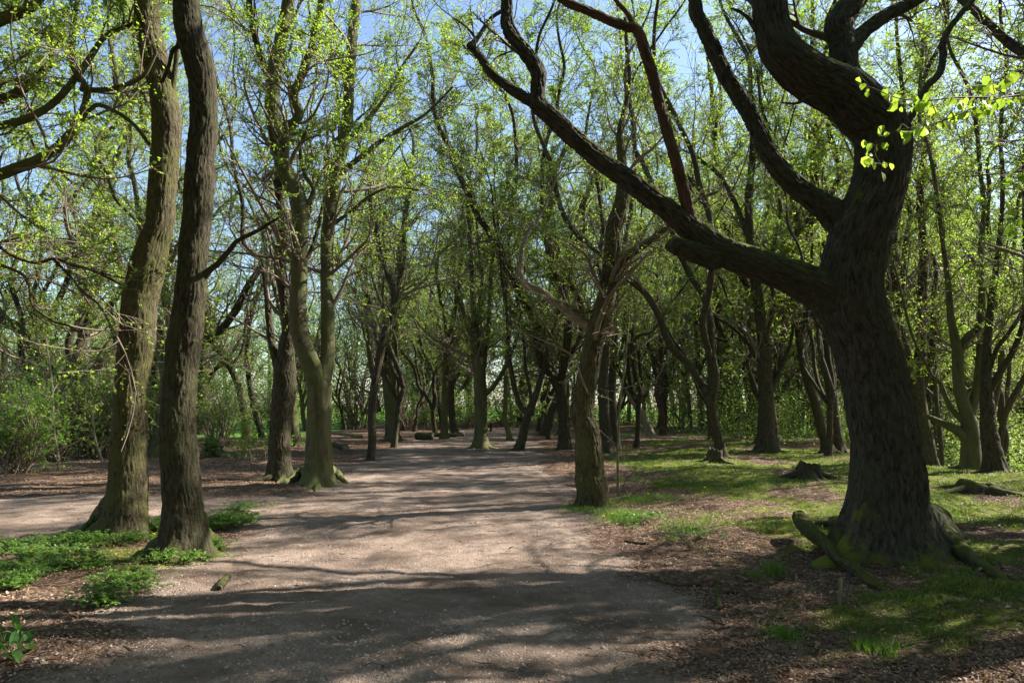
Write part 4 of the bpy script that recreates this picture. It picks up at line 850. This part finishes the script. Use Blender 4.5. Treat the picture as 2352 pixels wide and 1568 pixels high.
log('stick', 'thin bleached twig below the ridged trunk on the left', 'stick', [(335,1352,2),(370,1344,2.5),(400,1335,2)], 'pale', 23, sides=8, amp=0)
log('stick', 'short thick broken stub sticking out of the shaded grass', 'stick', [(1652,1398,14),(1650,1385,12,.05),(1646,1374,8,.1)], 'dark', 24, sides=14, amp=.004)
log('stick', 'small dark stick at the lower left of the path', 'stick', [(285,1486,5),(295,1492,6),(305,1497,4)], 'pale', 25, sides=10, amp=0)
# earth mound in the shaded grass
b = G(1690, 1330); V_, F_, A_2 = lump((b[0], b[1], b[2]-.05), (.55, .35, .10), 4, nz=.7, seg=80); tag(mesh('earth_mound', V_, F_, M['ground'], attrs={'path': A_2[:, 0]*0, 'green': A_2[:, 0]*0+.35}), 'dark mossy earth mound in the shaded grass left of the fallen limb', 'mound')
# bench
def box(c, s, rz=0.):
    x, y, z = s; V = np.array([(a*x/2, b_*y/2, c_*z/2) for a in (-1, 1) for b_ in (-1, 1) for c_ in (-1, 1)]); cr, sr = math.cos(rz), math.sin(rz); V = V@np.array([[cr, sr, 0], [-sr, cr, 0], [0, 0, 1]])+np.array(c)
    return V, np.array([[0, 1, 3, 2], [4, 6, 7, 5], [0, 4, 5, 1], [2, 3, 7, 6], [0, 2, 6, 4], [1, 5, 7, 3]])
b = P(1148, 990, 42.5); b[2] = h1(b[0], b[1]); root = thing('park_bench', 'small weathered backless wooden bench at the far end of the path', 'bench', b)
for k in (-1, 0, 1):
    V_, F_ = box((b[0], b[1]+k*.14, b[2]+.47), (1.6, .12, .05)); o = mesh('seat_plank', V_, F_, M['red'], root, False, loc=b)
for k in (-.55, .55):
    V_, F_ = box((b[0]+k, b[1], b[2]+.2), (.12, .34, .48)); mesh('leg', V_, F_, M['dark'], root, False, loc=b)
# field rail
M['rail'] = twig_mat('pale_timber', (.42, .33, .22), (.5, .41, .29))
root = None; y = 62.0; xs = [-46.+2.6*k for k in range(11)]; zb = h1(-36, y)
root = thing('rail_fence', 'low pale timber rail along the far side of the field at the left', 'fence', (xs[0], y, zb))
for a, c in zip(xs[:-1], xs[1:]):
    if int((a+46)/2.6) == 4: continue
    V_, F_ = box(((a+c)/2, y, zb+1.30), (2.5, .10, .17)); mesh('rail', V_, F_, M['rail'], root, False, loc=(xs[0], y, zb))
for a in xs:
    V_, F_ = box((a, y+.11, zb+.7), (.14, .12, 1.5)); mesh('post', V_, F_, M['rail'], root, False, loc=(xs[0], y, zb))

# ------------------------------------------------------------------ litter, grit, grass, herbs
rng = np.random.default_rng(3)
def scatter(n, d0, d1, fn, lo=-.85, hi=.85, pw=1.):
    d = d0*(d1/d0)**(rng.random(n)**pw); u = rng.uniform(lo, hi, n); x = u*d; y = d; k = rng.random(n) < fn(x, y); return x[k], y[k]
def blade(x, y, hh, wd, lean=.5):
    n = len(x); z = hgt(x, y)-.005; a = rng.uniform(0, 6.28, n); ld = np.stack([np.cos(a), np.sin(a), 0*a], -1)*(rng.random(n)*lean*hh)[:, None]; sd_ = np.stack([-np.sin(a+.6), np.cos(a+.6), 0*a], -1)*(wd/2)[:, None]
    b = np.stack([x, y, z], -1); m_ = b+ld*.35+np.array([0, 0, 1])*(hh*.6)[:, None]; t = b+ld+np.array([0, 0, 1])*(hh*.92)[:, None]
    V = np.stack([b-sd_, b+sd_, m_+sd_*.75, m_-sd_*.75, t], 1).reshape(-1, 3); k = np.arange(n)[:, None]*5
    return V, [k+np.array([[0, 1, 2, 3]]), k+np.array([[3, 2, 4]])]
def tuftn(x, y, s=3.2, sd=17): return fbm(np.stack([x*s, y*s, 0*x], -1), sd, 3)
# grass
def gfn(x, y): return greenmask(x, y)*ss(.36, .6, tuftn(x, y))*(1-pathmask(x, y))*(x > 0)
x, y = scatter(420000, 3.6, 30, gfn, -.1, .95); hh = rng.uniform(.018, .055, len(x))*(1+.02*y)*ss(.4, .75, tuftn(x, y)+.12); V_, F_ = blade(x, y, hh, .0035+.0006*y+0*x, 1.0)
tag(mesh('grass', V_, F_, M['grass'], None, False), 'short patchy grass on the mossy ground right of the path', 'grass', kind='stuff')
# brighter tufts at chosen spots
tx = []; ty = []; th_ = []
for (px, py, w_, n, h_) in [(1340,1172,50,700,.09),(1425,1190,55,1400,.10),(1460,1150,45,700,.08),(1780,1318,26,160,.16),(1735,1330,30,120,.10),(2020,1265,12,60,.13),(1985,1270,14,50,.12),(1510,1145,50,500,.08),(1390,1160,40,400,.07),(2010,1495,45,300,.09),(1800,1460,40,300,.08),(2215,1320,14,50,.12),(740,1113,60,260,.05),(1640,1200,90,700,.06),(1740,1110,80,600,.07),(1560,1210,60,500,.06)]:
    g = G(px, py); w_ = w_/F*g[1]; tx.append(g[0]+rng.normal(0, w_*.5, n)); ty.append(g[1]+rng.normal(0, w_*.7, n)); th_.append(rng.uniform(.5, 1, n)*h_)
x, y, hh = map(np.concatenate, (tx, ty, th_)); V_, F_ = blade(x, y, hh, .006+0*x, .9)
tag(mesh('grass_tufts', V_, F_, M['herb'], None, False), 'bright green grass tufts around the stout twisted trunk and on the moss', 'grass', kind='stuff')
# feathery herbs round the left pair
def herbs(px, py, rx, ry, n, s=1.15, nm=None):
    g = G(px, py); cx = g[0]+rng.normal(0, rx/F*g[1]*.6, n); cy = g[1]+rng.normal(0, ry*.6, n); P0 = []; D0 = []
    k = tuftn(cx, cy, 4.5, 23) > .5; cx, cy = cx[k], cy[k]
    for a, c in zip(cx, cy):
        z = h1(a, c); hgt_ = rng.uniform(.04, .15)*s
        for q in range(rng.integers(3, 6)):
            an = rng.uniform(0, 6.28); L = rng.uniform(.06, .15)*s; t = np.linspace(.25, 1, 7); dx, dy = math.cos(an), math.sin(an)
            q0 = np.stack([a+dx*L*t, c+dy*L*t, z+hgt_*(1-(1-t)**2)*(1-.25*t*t)], -1)
            for sg in (-1, 1):
                P0.append(q0); D0.append(np.stack([dx*.5-dy*sg+0*t, dy*.5+dx*sg+0*t, -.1+0*t], -1))
            P0.append(q0); D0.append(np.stack([dx+0*t, dy+0*t, .1+0*t], -1))
    return (np.concatenate(P0), np.concatenate(D0)) if P0 else (np.zeros((0, 3)), np.zeros((0, 3)))
HP = []; HD = []
for a in [(300,1218,70,.35,130),(210,1250,90,.3,110),(110,1280,110,.3,80),(30,1265,70,.3,40),(515,1205,40,.4,190),(380,1215,60,.25,80),(200,1305,110,.2,40),(450,1275,40,.15,60),(400,1295,50,.12,40),(560,1175,40,.15,35),(120,1385,20,.08,18),(240,1385,50,.2,34),(300,1345,80,.2,50),(20,1195,60,.2,30),(340,1245,60,.2,110),(60,1330,70,.25,90),(500,1262,26,.1,24),(25,1350,40,.2,50),(1465,1195,60,.4,60),(1600,1240,80,.4,36)]:
    p_, d_ = herbs(*a); HP.append(p_); HD.append(d_)
V_, F_ = leaves(np.concatenate(HP), np.concatenate(HD), .030, rng, 1.4, False, .5)
tag(mesh('herbs', V_, F_, M['herb'], None, False), 'feathery green herbs round the feet of the close left pair', 'ground cover', kind='stuff')
# broad leaved plants at the lower left edge
for q, (px, py, s) in enumerate([(8, 1478, 1.), (30, 1520, .8)]):
    b = G(px, py); root = thing('broad_leaved_plant', ['larger broad leaved plant at the lower left corner', 'smaller broad leaved plant in front of the larger one at lower left'][q], 'plant', b)
    n = 16; a = rng.uniform(0, 6.28, n); e = np.stack([np.cos(a), np.sin(a), rng.uniform(.5, 1.6, n)], -1); e = nrm(e)*rng.uniform(.08, .2, n)[:, None]*s; p0 = np.repeat(b[None], n, 0); pp = np.stack([p0, p0+e*[.5, .5, .6], p0+e], 1)
    B = Bag(); B.add(*tubes(pp, np.full((n, 3), .002), 4)); B.build('stems', M['herb'], root, b); V_, F_ = leaves(p0+e, e*[1, 1, .3], .12*s, rng, 1.5, True, .55); mesh('foliage', V_, F_, M['deep'], root, False, loc=b)
# dandelions
M['yellow'] = twig_mat('yellow_petals', (.85, .55, .01), (.9, .65, .03))
dl = [(1385,1194,'upright yellow dandelion left in the bright tuft below the stout twisted trunk'),(1406,1190,'yellow dandelion right beside the other in the bright tuft'),(1802,1205,'lone yellow dandelion near the cut end of the fallen limb'),(350,1238,'yellow dandelion between the close left pair'),(68,1284,'yellow dandelion in the herbs at the left edge'),(1488,1140,'yellow dandelion near the small leafy sapling'),(1620,1104,'yellow dandelion upper left in the sunny grass'),(1642,1103,'yellow dandelion beside the small broken stump'),(1618,1124,'lowest yellow dandelion in the sunny grass'),(178,1200,'yellow dandelion on the side path edge left of the bent trunk')]
for px, py, lb in dl:
    b = G(px, py+8); hh = .09; root = thing('dandelion', lb, 'dandelion', b, 'dandelions in the grass'); B = Bag(); B.add(*tubes(np.array([[b, b+[0, .01, hh*.5], b+[.01, 0, hh]]]), np.full((1, 3), .002), 5)); B.build('stem', M['herb'], root, b)
    n = 34; a = rng.uniform(0, 6.28, n); el = rng.uniform(.1, 1.3, n); dd = np.stack([np.cos(a)*np.cos(el), np.sin(a)*np.cos(el), np.sin(el)], -1); c = b+[.01, 0, hh]; sd_ = nrm(np.cross(dd, [0, 0, 1]))*.003
    V_ = np.stack([c-sd_+0*dd, c+sd_+0*dd, c+dd*.024+sd_, c+dd*.024-sd_], 1).reshape(-1, 3); mesh('flower', V_, np.arange(n*4).reshape(-1, 4), M['yellow'], root, False, loc=b)
# dead leaves: dense off the path, sparse on it
def lfn(x, y): return np.clip(1-.86*pathmask(x, y), .0, 1)*(1-.65*greenmask(x, y))*ss(.25, .5, tuftn(x, y, 1.3, 61))
x, y = scatter(330000, 3.5, 34, lfn, -.95, .95, .9); n = len(x); p_ = np.stack([x, y, hgt(x, y)+.004], -1); a = rng.uniform(0, 6.28, n)
V_, F_ = leaves(p_, np.stack([np.cos(a), np.sin(a), rng.normal(0, .25, n)+.1], -1), 0.012+.0011*y+.007*(1-pathmask(x, y)), rng, 1.6, False, .55)
x, y = scatter(5200, 3.6, 24, lambda x, y: .06+.94*(1-pathmask(x, y)), -.85, .9); n = len(x); p2_ = np.stack([x, y, hgt(x, y)+.008], -1); a = rng.uniform(0, 6.28, n)
V2, F2 = leaves(p2_, np.stack([np.cos(a), np.sin(a), rng.normal(.1, .3, n)], -1), .048, rng, 1.2, True, .6)
V_ = np.concatenate([V_, V2]); F_ = np.concatenate([F_, F2+len(V_)-len(V2)])
tag(mesh('leaf_litter', V_, F_, M['litter'], None, False), 'brown dead leaves and wood chips strewn over the forest floor', 'leaf litter', kind='stuff')
# grit and small stones
def pebbles(n, d0, d1, s0, s1, fn):
    x, y = scatter(n, d0, d1, fn, -.8, .8); n = len(x); s = rng.uniform(s0, s1, n)**1.5/s1**.5; base = np.array([(1,0,0),(.3,.95,0),(-.8,.55,0),(-.8,-.6,0),(.35,-.9,0),(.1,.05,.62),(-.1,0,-.6)])
    V = base[None]*(1+rng.uniform(-.3, .3, (n, 7, 1)))*s[:, None, None]; a = rng.uniform(0, 6.28, n); c, sn = np.cos(a)[:, None], np.sin(a)[:, None]; V = np.stack([V[..., 0]*c-V[..., 1]*sn, V[..., 0]*sn+V[..., 1]*c, V[..., 2]], -1)+np.stack([x, y, hgt(x, y)+s*.15], -1)[:, None]
    T_ = np.array([(0,1,5),(1,2,5),(2,3,5),(3,4,5),(4,0,5),(1,0,6),(2,1,6),(3,2,6),(4,3,6),(0,4,6)]); return V.reshape(-1, 3), (np.arange(n)[:, None, None]*7+T_[None]).reshape(-1, 3)
M['stone'] = leaf_mat('path_stones', (.06, .042, .034), (.20, .15, .125), (.40, .33, .28), 0.0, 1, .8)
def pfn(x, y): return pathmask(x, y)*(.12+.88*ss(.48, .62, tuftn(x, y, 1.6, 83))+ .3*ss(-.4, 1, x))
V_, F_ = pebbles(170000, 3.5, 22, .003, .014, pfn)
tag(mesh('gravel', V_, F_, M['stone'], None, False), 'fine grit and small stones on the brown path', 'gravel', kind='stuff')
V_, F_ = pebbles(700, 3.5, 14, .009, .024, pfn)
tag(mesh('pebbles', V_, F_, M['stone'], None, True), 'loose pale pebbles along the right side of the path', 'gravel', kind='stuff')
# twigs and needles on the ground
x, y = scatter(16000, 3.5, 24, lambda x, y: .14+.86*(1-pathmask(x, y)), -.85, .9); n = len(x); L = rng.uniform(.02, .13, n)*(1+.04*y)*rng.uniform(.4, 1, n); a = rng.uniform(0, 6.28, n); c = np.stack([x, y, hgt(x, y)+.005], -1); e = np.stack([np.cos(a), np.sin(a), 0*a], -1)*L[:, None]
m_ = c+e*.5+rng.normal(0, .05, (n, 3))*L[:, None]; f_ = c+e; m_[:, 2] = hgt(m_[:, 0], m_[:, 1])+.006; f_[:, 2] = hgt(f_[:, 0], f_[:, 1])+.005; r_ = rng.uniform(.0012, .0035, n)*(1+.06*y)
V_, F_ = tubes(np.stack([c, m_, f_], 1), np.stack([r_, r_*.9, r_*.6], 1), 4)
tag(mesh('twig_litter', V_, F_, M['twig'], None, True), 'small broken twigs scattered over path and forest floor', 'twigs', kind='stuff')
